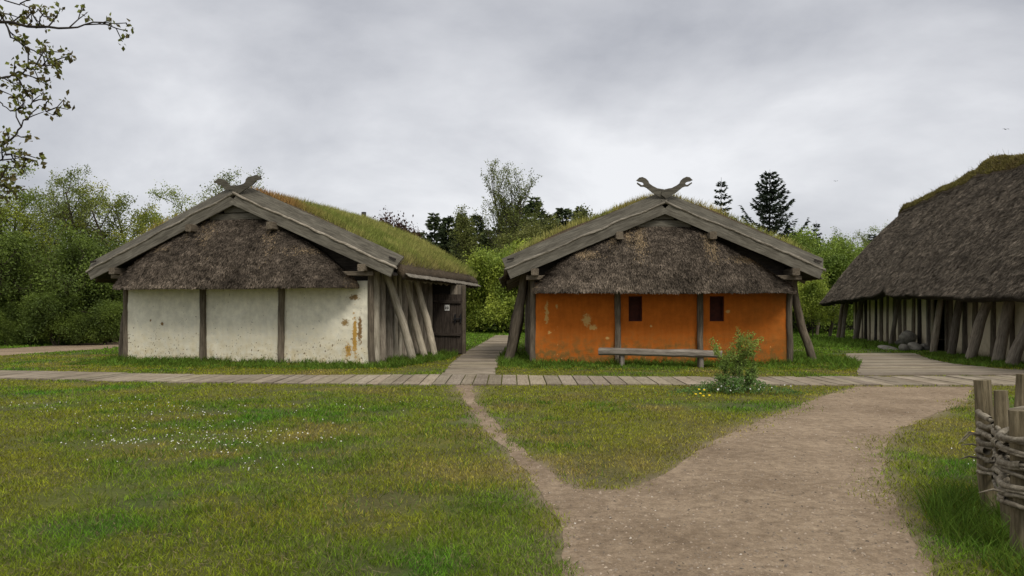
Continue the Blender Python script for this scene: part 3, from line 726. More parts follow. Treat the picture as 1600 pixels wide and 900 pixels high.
    slab('turf_bed', turf, 60, 50, (0, 0, -.30), M['peat'], H)
    def tn(n):
        a, b, P, da, db, Nn = surf_sample(turf, n, 1.0)
        Nn = np.where(Nn[:, 2:] < 0, -Nn, Nn); return a, b, P, da, db, Nn
    a, b, P, da, db, Nn = tn(60000)
    nz = vnoise(P[:, 0], P[:, 1], 1.2, 22, 3)
    gy = np.array((.34, .33, .105)); gg = np.array((.20, .24, .055)); rb = np.array((.32, .185, .07))
    f = np.clip((nz - .35) * 3, 0, 1)[:, None]
    c = gy * f + gg * (1 - f)
    fr = np.clip(1.25 - P[:, 1] / 3.2 - np.abs(P[:, 0]) * .35 + (nz - .5), 0, 1)[:, None]*(1 if not orange else .35)
    c = c * (1 - fr) + rb * fr
    ed = np.clip((np.abs(P[:, 0]) - (ew - .6)) / .6, 0, 1)[:, None] * .6; c = c * (1 - ed) + np.array((.26, .19, .085)) * ed
    c *= rng.uniform(.55, 1.4, (len(c), 1))
    D = norm(Nn * .5 + np.array([0, 0, 1]) + rng.normal(0, .28, P.shape)); S = norm(np.cross(D, rng.normal(size=P.shape)))
    Ln = rng.uniform(.10, .27, len(P)) * (.6 + .8 * nz) * (1.0 if not orange else .95)
    blades('turf_grass', P, D, S, Ln, np.full(len(P), .016), c, M['turf'], H, bend=rng.normal(0, .04, P.shape) + np.array([.03, 0, -.02]))['kind'] = 'stuff'
    # bark fringe and peat edge along the eaves
    for sgn in (-1, 1):
        def fr_(a, b, sgn=sgn):
            v = .1 + (L - .2) * a; u = sgn * (ew + .0 + .12 * b + .08 * (vnoise(v, b, 4, 44, 3)) * b); u = u * bow(v); z = rz(ew) - .15 - .12 * b + .05 * vnoise(v, b * 2, 5, 3, 3)
            return np.stack([u, v, z], -1)
        slab('bark_edge', fr_, 160, 4, (0, 0, .025), M['bark_strip'], H)
    # barge boards (front and rear)
    for (vv_, nm) in ((vB, 0),):
        for sgn in (-1, 1):
            p0 = Vector((0, vv_, zA - .16)); p1 = Vector((sgn * (ew - .12), vv_, zA - .16 - (ew - .12) * sl))
            d = (p1 - p0).normalized()
            o = beam('barge_board', p0 + d * .0, p1, .06, .30, M['barge'], H, jit=.008, ch=.06)
            # meet in a vertical joint at the apex
            me = o.data; L0 = (p1 - p0).length; 
            for vtx in me.vertices:
                if vtx.co.x < .01:
                    zl = vtx.co.z; vtx.co.x = zl * sl * 1.0 + .004
            # bark roll between the boards
            def br_(a, b, sgn=sgn, vv_=vv_):
                s = a * ew * 1.0; th = b * math.pi * 2
                rr = .012 + .055 * vnoise(s, b * 2, 3.4, 3 + sgn, 4); off = .07 * (vnoise(s, s * 0, 1.6, 9 + sgn, 3) - .5)
                return np.stack([sgn * s, vv_ - .01 + np.cos(th) * rr * 1.3, zA + .01 - s * sl + np.sin(th) * rr + off], -1)
            slab('bark_roll', br_, 160, 10, (0, .002, 0), M['bark_strip'], H)
            # wind board, leaning back over the turf
            dzw, dvw = .34, .27
            q0 = Vector((0, vv_ + (.17 if sgn < 0 else .20), zA + .19)); q1 = Vector((sgn * (ew + .10), q0.y, zA + .19 - (ew + .10) * sl))
            wb = beam('wind_board', q0, q1, .045, .44, M['wind'], H, up=(0, dvw, dzw), jit=.010, ch=.06, seg=26)
            for vtx in wb.data.vertices:
                if vtx.co.x < .01: vtx.co.x = vtx.co.z * sl * .6 + .004
                elif vtx.co.x > (q1 - q0).length - .01: vtx.co.x -= .10 * (abs(vtx.co.z) / .22) ** 3
            pg = q1 + (q0 - q1).normalized() * .30 + Vector((0, -.05, .03))
            beam('peg', pg - Vector((.1 * 1, .05, -.02)), pg + Vector((.1, -.05, -.05 * sgn)), .05, .05, M['dark'], H)
    # carved dragon heads
    def head(pts, v0, v1):
        Vv = [(u, v0, z) for u, z in pts] + [(u, v1, z) for u, z in pts]; n = len(pts)
        Fc = [tuple(range(n)), tuple(range(2 * n - 1, n - 1, -1))] + [(k, k + n, (k + 1) % n + n, (k + 1) % n) for k in range(n)]
        bm = bmesh.new(); vs_ = [bm.verts.new(p) for p in Vv]
        for f in Fc: bm.faces.new([vs_[q] for q in f])
        bmesh.ops.recalc_face_normals(bm, faces=bm.faces); bmesh.ops.triangulate(bm, faces=[f for f in bm.faces if len(f.verts) > 4])
        me = bpy.data.meshes.new('dragon_head'); bm.to_mesh(me); bm.free(); me.materials.append(M['wind']); o = bpy.data.objects.new('dragon_head', me); COL.objects.link(o); o.parent = H; return o
    k_ = 22.1 / 1200
    if orange:
        base = [((960 + x / 7.5 - 1032.5) * k_, 1.6 + (483 - (260 + y / 7.5)) * k_) for x, y in HEAD_B]
        dz = zA + .47 - 5.1
        base = [(u, z + dz * 0) for u, z in base]
        head(base, vB + .03, vB + .075); head([(-u, z) for u, z in base][::-1], vB + .085, vB + .13)
        back = [(u, z) for u, z in base]
    else:
        k2 = 22.6 / 1200
        ra = [(430, 330), (490, 272), (560, 262), (600, 250), (628, 232), (640, 192), (662, 165), (700, 152), (750, 148), (785, 134), (815, 142), (835, 162), (850, 150), (868, 150), (858, 172), (874, 182), (862, 202), (820, 206), (782, 218), (776, 240), (740, 268), (700, 290), (600, 345), (490, 415), (420, 400)]
        la = [(470, 290), (430, 262), (370, 262), (340, 215), (300, 180), (250, 165), (215, 158), (180, 162), (165, 180), (130, 200), (140, 222), (170, 218), (185, 240), (240, 250), (262, 285), (300, 305), (340, 326), (420, 330)]
        cv = lambda l: [((320 + x / 9 - 371) * k2 * 1.03, 1.6 + (483 - (260 + y / 9)) * k2) for x, y in l]
        head(cv(ra), vB + .03, vB + .075); head(cv(la), vB + .085, vB + .13)
        back = cv(ra)
    # --- thatched pent roof over the front wall
    su = (hw + .06) / 3.80; pz = np.array(PROF)
    ztab = zS + (pz[:, 1] - 2.07) * (zT - zS) / (4.0 - 2.07)
    pr = np.array(PROF_BR if orange else PROF_AR); ztr = zS + (pr[:, 1] - 2.07) * (zT - zS) / (4.0 - 2.07)
    def skirt(a, b):
        s = np.sin((a * 2 - 1) * math.pi / 2); s = np.sign(s) * np.abs(s) ** 1.15
        ut = s * 3.62 * su; zt2 = np.where(s > 0, np.interp(np.abs(ut) / su, pr[:, 0], ztr), np.interp(np.abs(ut) / su, pz[:, 0], ztab)); vt = -.20 - .12 * (1 - np.abs(s))
        ub = s * 3.84 * su * np.where(s > 0, .985 if orange else .895, .98); ut = ut * np.where(s > 0, 1.0 if orange else .93, .985); vb = -.12 - .98 * np.sqrt(np.clip(1 - np.abs(s) ** 9, 0, 1)); zb_ = zS + .05 * np.abs(s) ** 3 + .03 * (vnoise(ub, ub * 0, 1.4, 8, 2) - .5)
        q = b; u = ut + (ub - ut) * q; v = vt + (vb - vt) * q ** 1.1; z = zt2 + (zb_ - zt2) * q
        bu = .19 * np.sin(q * math.pi) * (1 - np.abs(s) ** 4 * .6)
        nz2 = (vnoise(u, z, 1.6, 31, 3) - .5) * .10 + (vnoise(u, z * 1.5, 6, 32, 2) - .5) * .05
        v = v - bu * .9 - nz2; z = z + bu * .55
        return np.stack([u, v, z], -1)
    slab('thatched_eave', skirt, 110, 40, (0, .20, -.02), M['thatch'], H)
    n = 70000; a, b, P, da, db, Nn = surf_sample(skirt, n)
    Nn = np.where(Nn[:, 1:2] > 0, -Nn, Nn)
    nz = vnoise(P[:, 0] * 1.0, P[:, 2] * 2, 1.7, 77, 3)
    D = norm(db + Nn * rng.uniform(.05, .45, (n, 1)) + rng.normal(0, .24, P.shape)); S = norm(np.cross(D, Nn) + rng.normal(0, .2, P.shape))
    c = np.array((.118, .096, .075)) * rng.uniform(.2, 1.9, (n, 1)) * (.35 + 1.2 * nz[:, None]) * (.35 + 1.3 * vnoise(P[:, 0], P[:, 2] * 1.6, 7, 78, 3)[:, None])
    # paler reed where it was patched near the top, under the purlins
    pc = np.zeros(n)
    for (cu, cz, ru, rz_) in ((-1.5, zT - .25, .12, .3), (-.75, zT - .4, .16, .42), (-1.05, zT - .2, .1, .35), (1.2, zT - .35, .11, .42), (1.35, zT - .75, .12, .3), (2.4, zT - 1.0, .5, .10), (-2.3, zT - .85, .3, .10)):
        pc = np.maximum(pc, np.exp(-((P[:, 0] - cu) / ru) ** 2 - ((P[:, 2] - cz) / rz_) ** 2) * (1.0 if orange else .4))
    pc = np.maximum(pc, np.clip((np.abs(a * 2 - 1) - .80) / .2, 0, 1) * .45)  # side rims paler too: their lit edges are painted into the reed colour
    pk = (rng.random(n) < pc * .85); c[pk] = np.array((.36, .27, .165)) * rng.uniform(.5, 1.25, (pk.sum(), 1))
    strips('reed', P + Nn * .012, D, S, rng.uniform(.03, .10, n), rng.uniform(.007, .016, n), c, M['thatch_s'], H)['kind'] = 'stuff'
    # hanging fringe
    n = 5000; a = rng.random(n); P = skirt(a, np.full(n, .985)) + np.stack([0 * a, rng.uniform(0, .18, n), 0 * a + .02], 1)
    D = norm(np.stack([rng.normal(0, .2, n), rng.normal(-.15, .2, n), -np.ones(n)], 1)); S = norm(np.stack([np.ones(n), rng.normal(0, .4, n), 0 * a], 1))
    c = np.array((.075, .06, .048)) * rng.uniform(.4, 1.6, (n, 1))
    strips('reed_fringe', P, D, S, rng.uniform(.03, .085, n), rng.uniform(.01, .018, n), c, M['thatch_s'], H)['kind'] = 'stuff'
    return H, rz, skirt

def blob(name, cx, cz, pts, v, mat, parent):
    """thin chipped patch on a wall, local coords"""
    n = len(pts); Vv = [(cx + x, v, cz + z) for x, z in pts] + [(cx + x, v + .03, cz + z) for x, z in pts]
    Fc = [tuple(range(n))] + [(k, k + n, (k + 1) % n + n, (k + 1) % n) for k in range(n)]
    return np_mesh(name, Vv, Fc, mat, parent)
def ragged(w_, h_, n=18, seed=0, rough=.35):
    r = random.Random(seed); return [(w_ / 2 * math.cos(k / n * 6.283) * r.uniform(1 - rough, 1 + rough * .4), h_ / 2 * math.sin(k / n * 6.283) * r.uniform(1 - rough, 1 + rough * .4)) for k in range(n)]

HA, rzA, skA = hut('turf_roofed_hut', 'turf roofed hut with cream white plaster front and open side door', AO, AROT, 4.10, 5.12, 2.74, 4.98, 2.20, 4.28, 9.6, M['white'], False)
HB, rzB, skB = hut('turf_roofed_hut', 'turf roofed hut with orange plaster front and two small dark windows', BO, 0, 3.74, 4.62, 2.72, 4.66, 2.06, 4.02, 9.6, M['orange'], True)
# hut A: boarded porch end with the toilet door, facing the boardwalk
dv = 5.35; du0 = 4.12; du1 = 5.26
pb = slab('door_bay_wall', lambda a, b: np.stack([du0 + (du1 + .0 - du0) * a, dv + 0 * a, b * 2.45], -1), 3, 3, (0, .12, 0), M['dark'], HA, smooth=False)
slab('door_bay_wall', lambda a, b: np.stack([du1 - .06 + 0 * a, dv + .14 + .25 * a, b * 2.45], -1), 3, 3, (-.1, 0, 0), M['stave'], HA, smooth=False)
beam('door_post', (du1 + .02, dv - .05, 0), (du1 + .02, dv - .05, 2.42), .10, .16, M['post'], HA)
for k_ in range(4):
    beam('door_bay_board', (du0 + .72 + k_ * .14, dv - .025, 2.12), (du0 + .72 + k_ * .14, dv - .025, 2.46), .13, .03, M['stave'], HA, up=(0, 1, 0), jit=.003)
D_ = empty('door', (0, 0, 0)); D_.parent = HA
dk = 5
for k_ in range(dk):
    w_ = 1.08 / dk; u = du0 + .03 + w_ * (k_ + .5)
    beam('board', (u, dv - .07, .05), (u, dv - .07, 2.12), w_ - .008, .05, M['door'], D_, up=(0, 1, 0), jit=.004)
for z_ in (.72, 1.86):
    beam('batten', (du0 + .02, dv - .13, z_), (du0 + 1.06, dv - .13, z_ - .02), .06, .10, M['door'], D_, jit=.006)
for dx_ in (.86, 1.06):
    beam('latch', (du0 + dx_, dv - .14, 1.12), (du0 + dx_, dv - .14, 1.42), .04, .05, M['iron'], D_, up=(0, 1, 0), jit=.002)
beam('latch_bar', (du0 + .80, dv - .17, 1.24), (du0 + 1.12, dv - .17, 1.27), .04, .05, M['iron'], D_, jit=.002)
sg = slab('toilet_sign', lambda a, b: np.stack([du0 + .47 + .17 * a, dv - .115 + 0 * a, 1.55 + .2 * b], -1), 1, 1, (0, .012, 0), M['signw'], D_, smooth=False)
for cx in (.515, .59):
    slab('pictogram', lambda a, b, cx=cx: np.stack([du0 + cx + (.018 + .006 * np.sin(b * 3.1)) * (a * 2 - 1), dv - .119 + 0 * a, 1.585 + .10 * b], -1), 2, 5, (0, .003, 0), M['signb'], sg, smooth=False)
    slab('pictogram', lambda a, b, cx=cx: np.stack([du0 + cx + .013 * (a * 2 - 1), dv - .119 + 0 * a, 1.695 + .024 * b], -1), 2, 2, (0, .003, 0), M['signb'], sg, smooth=False)
# stove pipe on the roof of hut A
pp = log('stove_pipe', (-.2, 9.0, 4.6), (-.2, 9.0, 5.62), .10, .10, M['iron'], HA, 0, 10, 0)

# bench
Bn = empty('bench', (0, 0, 0), label='long weathered plank bench in front of the orange wall', cat='bench')
bp0 = at(936, 551, 21.6); bp1 = at(1128, 557, 20.9)
bp0.z, bp1.z = .44, .40
beam('seat', bp0 - Vector((0, 0, .03)), bp1 - Vector((0, 0, .03)), .42, .19, M['bench'], Bn, jit=.028, ch=.25)
for f_ in (.19, .83):
    c_ = bp0.lerp(bp1, f_); 
    for dy_ in (0,): beam('leg', (c_.x, c_.y + .0, -.03), (c_.x, c_.y, c_.z - .05), .12, .26, M['bench'], Bn, up=(0, 1, 0), jit=.015)

# ------------------------------------------------------------------ longhouse
HC = empty('longhouse', (CO[0], CO[1], 0), CROT, label='long thatched house with mossy ridge and leaning posts under low eaves', cat='longhouse')
RZ = [(-11, 6.6), (-8, 6.75), (-.7, 6.88), (1.0, 7.15), (2.2, 7.32), (3.1, 7.05), (4.85, 6.95), (8, 6.85), (12, 6.72), (14, 6.6)]
EZ = [(-12, 1.9), (-6, 1.95), (-2, 2.08), (.9, 2.12), (1.5, 2.16), (1.9, 2.36), (2.4, 2.2), (3.2, 2.14), (5, 2.12), (9, 2.02), (13, 1.9)]
def croof(sgn):
    def f(a, b):
        vn = -10.5 - 1.2 * b; vf = 12.0 + 1.1 * b; v = vn + (vf - vn) * a
        rzv = np.interp(v, [p[0] for p in RZ], [p[1] for p in RZ]); ezv = np.interp(v, [p[0] for p in EZ], [p[1] for p in EZ])
        z = rzv + (ezv - rzv) * b + .22 * np.sin(b * math.pi); u = 3.95 * b + .04 * np.sin(b * math.pi)
        z = z + (vnoise(v, b * 5, 1.1, 6, 3) - .5) * .16; return np.stack([sgn * u, v, z], -1)
    return f
for sgn in (-1, 1):
    slab('thatched_roof', croof(sgn), 150, 50, (-sgn * .20, 0, -.14), M['thatch'], HC)
for aa in (0, 1):
    def ef(a, b, aa=aa):
        l_ = croof(-1)(np.full_like(a, aa), b); r_ = croof(1)(np.full_like(a, aa), b); return l_ + (r_ - l_) * a[..., None]
    slab('roof_end', ef, 12, 30, (0, .2 if aa == 0 else -.2, -.02), M['thatch'], HC)
f = croof(-1); n = 200000
a, b, P, da, db, Nn = surf_sample(f, n, .85); Nn = np.where(Nn[:, :1] > 0, -Nn, Nn)
nz = vnoise(P[:, 1] * 1.0, b * 7, 1.2, 78, 4); row = vnoise(P[:, 1] * .5, b * 40, 1.0, 79, 1)
D = norm(db + Nn * rng.uniform(.02, .25, (n, 1)) + rng.normal(0, .16, P.shape)); S = norm(np.cross(D, Nn) + rng.normal(0, .2, P.shape))
c = np.array((.125, .105, .082)) * rng.uniform(.2, 1.9, (n, 1)) * (.5 + .65 * nz[:, None] + .3 * row[:, None]) * (.45 + 1.1 * vnoise(P[:, 1], b * 11, 4, 88, 3)[:, None])
lt = rng.random(n) < .05; c[lt] = np.array((.19, .165, .13)) * rng.uniform(.6, 1.1, (lt.sum(), 1))
strips('reed', P + Nn * .015, D, S, rng.uniform(.05, .15, n), rng.uniform(.010, .022, n), c, M['thatch_s'], HC)['kind'] = 'stuff'
n = 9000; a = rng.random(n); P = f(a, np.full(n, .99)); P = P + np.stack([rng.uniform(0, .2, n), 0 * a, 0 * a - .05], 1)
D = norm(np.stack([rng.normal(-.2, .3, n), rng.normal(0, .2, n), -np.ones(n)], 1)); S = norm(np.stack([0 * a + .3, np.ones(n), 0 * a], 1))
strips('reed_fringe', P, D, S, rng.uniform(.05, .13, n), rng.uniform(.015, .03, n), np.array((.06, .05, .04)) * rng.uniform(.4, 1.6, (n, 1)), M['thatch_s'], HC)['kind'] = 'stuff'
# mossy turf ridge
def cap(a, b):
    v = -10.4 + 22.5 * a; q = b * 2 - 1; ln = .18 + .45 * vnoise(v, v * 0, .9, 3, 3) + .35 * np.exp(-((v - 1.5) / 2.2) ** 2)
    rzv = np.interp(v, [p[0] for p in RZ], [p[1] for p in RZ]); u = q * ln * .62
    z = rzv + .17 - np.abs(q) * ln * .80 - .05 * (1 - np.abs(q)) + .16 * (vnoise(v, q, 1.3, 13, 3)) * (1 - np.abs(q)) + .08 * vnoise(v, q * 3, 3.3, 14, 2)
    return np.stack([u, v, z], -1)
slab('ridge_turf', cap, 180, 16, (0, 0, -.16), M['peat'], HC)
n = 26000; a, b, P, da, db, Nn = surf_sample(cap, n); Nn = np.where(Nn[:, 2:] < 0, -Nn, Nn); nz = vnoise(P[:, 1], P[:, 0] * 2, 1.5, 4, 3)
c = (np.array((.13, .12, .035)) * nz[:, None] * 1.6 + np.array((.14, .105, .05)) * (1 - nz[:, None])) * rng.uniform(.5, 1.5, (n, 1))
D = norm(Nn + np.array([0, 0, .4]) + rng.normal(0, .4, P.shape)); S = norm(np.cross(D, rng.normal(size=P.shape)))
tall = rng.random(n) < .03
blades('ridge_moss', P, D, S, np.where(tall, rng.uniform(.15, .4, n), rng.uniform(.04, .12, n)), np.where(tall, .012, .035), c, M['turf'], HC)['kind'] = 'stuff'
# walls, door
def wallc(v0, v1):
    return lambda a, b: np.stack([-2.4 - .04 * vnoise(v0 + (v1 - v0) * a, b * 2, 1.5, 5, 2), v0 + (v1 - v0) * a, b * 3.6], -1)
slab('side_wall', wallc(-10, -.5), 60, 12, (.15, 0, 0), M['cplaster'], HC); slab('side_wall', wallc(1.25, 12.2), 60, 12, (.15, 0, 0), M['cplaster'], HC)
slab('side_wall', lambda a, b: np.stack([2.4 + 0 * a, -10 + 22.2 * a, b * 3.6], -1), 8, 4, (-.15, 0, 0), M['cplaster'], HC)
for v_ in (-10, 12.2):
    slab('end_wall', lambda a, b, v_=v_: np.stack([-2.25 + 4.5 * a, v_ + 0 * a, b * 3.3], -1), 4, 4, (0, .15 if v_ < 0 else -.15, 0), M['cplaster'], HC)
beam('door_jamb', (-2.48, 1.3, 0), (-2.48, 1.3, 2.9), .14, .12, M['bench'], HC); beam('door_jamb', (-2.48, -.55, 0), (-2.48, -.55, 2.9), .14, .12, M['post'], HC)
v = -9.8
while v < 12.2:
    w_ = random.uniform(.10, .19)
    if not (-.75 < v < 1.45):
        far_ = v > 2.5
        log('wall_post', (-2.44, v, -.05), (-2.44, v + random.uniform(-.06, .06), 3.2), w_, w_ * .9, M['post'] if random.random() < .7 else M['dark'], HC, .02, flaty=.45)
    v += random.uniform(.45, 1.1) if v > 1.5 else random.uniform(.75, 1.35)
beam('wall_plate', (-2.55, -10, 2.75), (-2.55, 12.2, 2.75), .2, .2, M['dark'], HC)
for (bx, by, tx, ty, r_) in ((1303, 524, 1322, 470, .11), (1312, 527, 1333, 478, .11), (1326, 529, 1338, 480, .15), (1352, 530, 1373, 486, .13), (1366, 533, 1383, 478, .17), (1393, 541, 1418, 478, .12), (1468, 551, 1490, 468, .15), (1489, 555, 1518, 466, .17), (1557, 566, 1592, 472, .2)):
    X0, Y0 = G(bx, by); u0, v0 = to_local(X0, Y0, CO, CROT); u0 = float(np.clip(u0, -3.45, -2.9)); 
    # keep the base on its viewing ray
    X0, Y0 = X0, Y0
    r_ *= .82; tv = v0 - .15 - .02 * (tx - bx) * .3
    log('buttress_post', (u0, v0, -.1), (-2.62, tv, 2.55), r_, r_ * .85, M['stave'] if bx > 1340 else M['post'], HC, .02, sides=11, knob=.12)
for v_ in (-4.4, -7): log('buttress_post', (-3.2, v_, -.1), (-2.62, v_ - .5, 2.55), .17, .14, M['stave'], HC, .1)

# stones piled by the longhouse wall
def rock(name, p, r, seed, label, sc=(1, .8, .7)):
    bm = bmesh.new(); bmesh.ops.create_icosphere(bm, subdivisions=3, radius=r)
    for v in bm.verts:
        d = v.co.normalized(); k_ = .75 + .5 * float(vnoise([d.x * 1.3 + seed], [d.y * 1.3 + d.z * 2.1], 1.0, seed, 3)[0]); v.co = Vector((v.co.x * sc[0], v.co.y * sc[1], v.co.z * sc[2])) * k_
    me = bpy.data.meshes.new(name); bm.to_mesh(me); bm.free(); me.materials.append(M['stone'])
    for f_ in me.polygons: f_.use_smooth = True
    o = bpy.data.objects.new(name, me); COL.objects.link(o); o.location = p; o.rotation_euler = (random.uniform(-.3, .3), random.uniform(-.3, .3), random.uniform(0, 6)); return tag(o, label, 'stone')
for k_, (px, py, r_, lb, sc, zz_) in enumerate(((1419, 545, .34, 'dark rounded boulder, the tallest in the pile by the longhouse wall', (1, .8, .9), .45), (1430, 547, .32, 'long flat grey stone in front of the boulder by the longhouse wall', (1.6, .7, .55), .12),
                                   (1413, 548, .2, 'small round stone left of the long flat stone by the longhouse', (1, .9, .8), .1), (1388, 546, .28, 'thin flat slab lying on the grass left of the stone pile', (1.7, .8, .2), .04), (1444, 547, .22, 'brown squat stone beside the longhouse doorway', (1.1, .9, .7), .1), (1410, 541, .3, 'half hidden stone behind the pile against the longhouse posts', (1, .9, .7), .15))):
    X0, Y0 = G(px, py); rock('stone', (X0, Y0, zz_), r_, k_ + 3, lb, sc)

# dry stone wall between the orange hut and the longhouse
SW = empty('stone_wall', (27.5, 60, 0), label='low dry stone wall in the meadow between orange hut and longhouse', cat='stone wall')
bm = bmesh.new()
r2 = random.Random(3)
for lay in range(6):
    x_ = -6.5
    while x_ < 3.0:
        w_ = r2.uniform(.3, .7)
        m_ = Matrix.Translation((x_ + w_ / 2, r2.uniform(-.1, .1), .13 + lay * .24)) @ Matrix.Rotation(r2.uniform(-.1, .1), 4, 'Y') @ Matrix.Diagonal((w_ * .52, .35, .135, 1))
        bmesh.ops.create_icosphere(bm, subdivisions=2, radius=1, matrix=m_); x_ += w_
for v in bm.verts: v.co += Vector([random.uniform(-.02, .02) for _ in range(3)])
me = bpy.data.meshes.new('stones'); bm.to_mesh(me); bm.free(); me.materials.append(M['stone']); o = bpy.data.objects.new('stones', me); COL.objects.link(o); o.parent = SW

# ------------------------------------------------------------------ wattle fence, near right
WF = empty('wattle_fence', (4.4, 5.4, 0), label='wattle fence of split stakes and woven rods at the right edge', cat='fence')
WF_o = Vector((4.34, 5.4, 0))
SHX = .10
ST = [(3.22, 4.95, .95, .062), (3.47, 5.46, 1.02, .055), (3.66, 5.98, 1.05, .075), (4.2, 6.36, 1.06, .07), (4.9, 6.5, 1.04, .065), (5.5, 6.1, 1.05, .065), (5.7, 5.3, 1.03, .065), (5.3, 4.6, 1.05, .065), (4.6, 4.3, 1.02, .065), (3.8, 4.38, 1.0, .06)]
for (x_, y_, h_, r_) in ST:
    p0 = Vector((x_, y_, -.1)) - WF_o; p1 = Vector((x_ + random.uniform(-.03, .03) - (.035 if x_ < 3.7 else 0), y_ + random.uniform(-.03, .03), h_)) - WF_o
    beam('stake', p0, p1, r_ * 1.6, r_ * 1.2, M['stake'], WF, up=(.3, 1, 0), jit=.022, ch=.3, seg=14)
def loop_pt(t, off):
    n = len(ST); i = int(math.floor(t)) % n; f_ = t - math.floor(t)
    P = [Vector((ST[(i + q) % n][0], ST[(i + q) % n][1], 0)) for q in (-1, 0, 1, 2)]
    a_ = .5 * ((2 * P[1]) + (P[2] - P[0]) * f_ + (2 * P[0] - 5 * P[1] + 4 * P[2] - P[3]) * f_ * f_ + (3 * P[1] - P[0] - 3 * P[2] + P[3]) * f_ ** 3)
    d = .5 * ((P[2] - P[0]) + 2 * (2 * P[0] - 5 * P[1] + 4 * P[2] - P[3]) * f_ + 3 * (3 * P[1] - P[0] - 3 * P[2] + P[3]) * f_ * f_)
    d = d.normalized(); nn = Vector((d.y, -d.x, 0)); return a_ + nn * off
rr_ = random.Random(8); rr2 = (0, .015, -.012)
z_ = .33; row = 0
while z_ < .80:
    for part_ in range(3):
        t0 = part_ * 3.4 + rr_.uniform(-.8, .8) + row * .7; ln = 4.0 + rr_.uniform(-.3, .5); r_ = rr_.uniform(.013, .029); tilt_ = rr_.uniform(-.025, .03)
        pts, rad = [], []
        for k_ in range(46):
            s_ = k_ / 45; t_ = t0 + ln * s_
            side = math.cos(math.pi * (t_ + row)); off = side * .075 - .0
            p = loop_pt(t_, off) - WF_o; zz_ = z_ + rr2[part_] + tilt_ * math.sin(t_ * 1.3) + .018 * math.sin(t_ * 5 + row) + rr_.uniform(-.004, .004)
            pts.append((p.x + rr_.uniform(-.004, .004), p.y + rr_.uniform(-.004, .004), zz_)); rad.append(r_ * (1 - .45 * s_) * rr_.uniform(.85, 1.18))
        V, Fa = tube_arrays([(pts, rad)], 7); np_mesh('woven_rod', V, Fa, M['rod'], WF, smooth=True)
    z_ += rr_.uniform(.021, .034); row += 1
# broken rod stubs and thin stray twigs
for k_ in range(7):
    t_ = rr_.uniform(-.6, 2.2); p = loop_pt(t_, -.07) - WF_o; zz_ = rr_.uniform(.4, .85); q = p + Vector((-.13, rr_.uniform(-.1, .1), rr_.uniform(-.1, .06)))
    V, Fa = tube_arrays([([(p.x, p.y, zz_), ((p.x + q.x) / 2, (p.y + q.y) / 2, zz_ + .01), (q.x, q.y, zz_ + q.z)], [.01, .008, .003])], 6); np_mesh('stray_twig', V, Fa, M['rod'], WF, smooth=True)

# ------------------------------------------------------------------ trees
def grow(r, p, d, length, rad, lvl, maxl, out, anchors, P):
    n = 5 if lvl == 0 else 4
    pts = [p.copy()]; q = p.copy(); dd = d.copy()
    for k in range(n):
        dd = dd + r.normal(0, P['wob'] * (.35 if lvl == 0 else 1), 3) + np.array([0, 0, P['up'] * (.0 if lvl == 0 else 1)]); dd = dd / np.linalg.norm(dd)
        q = q + dd * length / n; pts.append(q.copy())
    rads = np.linspace(rad, rad * (.35 if lvl < maxl else .2), n + 1); out.append((np.array(pts), rads))
    if lvl >= maxl - 1:
        for k in range(1, n + 1):
            for _ in range(2): 
                f_ = r.random(); anchors.append(pts[k - 1] * (1 - f_) + pts[k] * f_)
    if lvl < maxl:
        nb = P['nb'][lvl]
        for k in range(nb):
            f_ = P['start'] + (1 - P['start']) * (k + r.random()) / nb if lvl == 0 else .2 + .8 * (k + r.random()) / nb
            x = f_ * n; i = min(int(x), n - 1); base = pts[i] * (1 - (x - i)) + pts[i + 1] * (x - i)
            az = (k * 2.4 + r.uniform(-.6, .6)); sp = P['ang'] * r.uniform(.7, 1.25)
            if lvl == 0: nd = np.array([math.cos(az) * math.sin(sp), math.sin(az) * math.sin(sp), math.cos(sp)])
            else:
                rv = r.normal(size=3); rv -= rv.dot(dd) * dd; rv /= np.linalg.norm(rv); nd = dd * math.cos(sp) + rv * math.sin(sp)
            ln = length * P['ratio'] * r.uniform(.7, 1.15) * ((1.15 - .65 * f_) if lvl == 0 else (1.1 - .4 * f_))
            grow(r, base, nd, ln, max(.006, rad * .42 * (1.15 - .5 * f_)), lvl + 1, maxl, out, anchors, P)

def broadleaf(seed, Ht, r0, P, leaf, per, clr, spread, trunks=1, lean=.1, mat='leaf', maxl=3, bark='trunk'):
    r = np.random.default_rng(seed); lines, anchors = [], []
    for t_ in range(trunks):
        d = norm(np.array([r.normal(0, lean), r.normal(0, lean), 1.0])); b = np.array([r.normal(0, .12) * (trunks > 1), r.normal(0, .12) * (trunks > 1), -.05])
        grow(r, b, d, Ht * r.uniform(.78, .95) * P.get('tl', 1), r0, 0, maxl, lines, anchors, P)
    V, Fa = tube_arrays(lines, 5); A = np.array(anchors)
    pts = np.repeat(A, per, 0) + r.normal(0, spread, (len(A) * per, 3)); pts = pts[pts[:, 2] > .1]
    n = len(pts); LV = leaf_arrays(pts, np.full(n, leaf), r)
    c1, c2 = np.array(clr[0]), np.array(clr[1])
    tone = vnoise(pts[:, 0] * 1.0 + pts[:, 2] * .6, pts[:, 1] + pts[:, 2], 1.1, seed, 2)[:, None]; tone = np.clip((tone - .25) * 2, 0, 1)
    c = (c1 * tone + c2 * (1 - tone)) * r.uniform(.6, 1.35, (n, 1))
    return V, Fa, LV.reshape(-1, 3), c, bark, mat

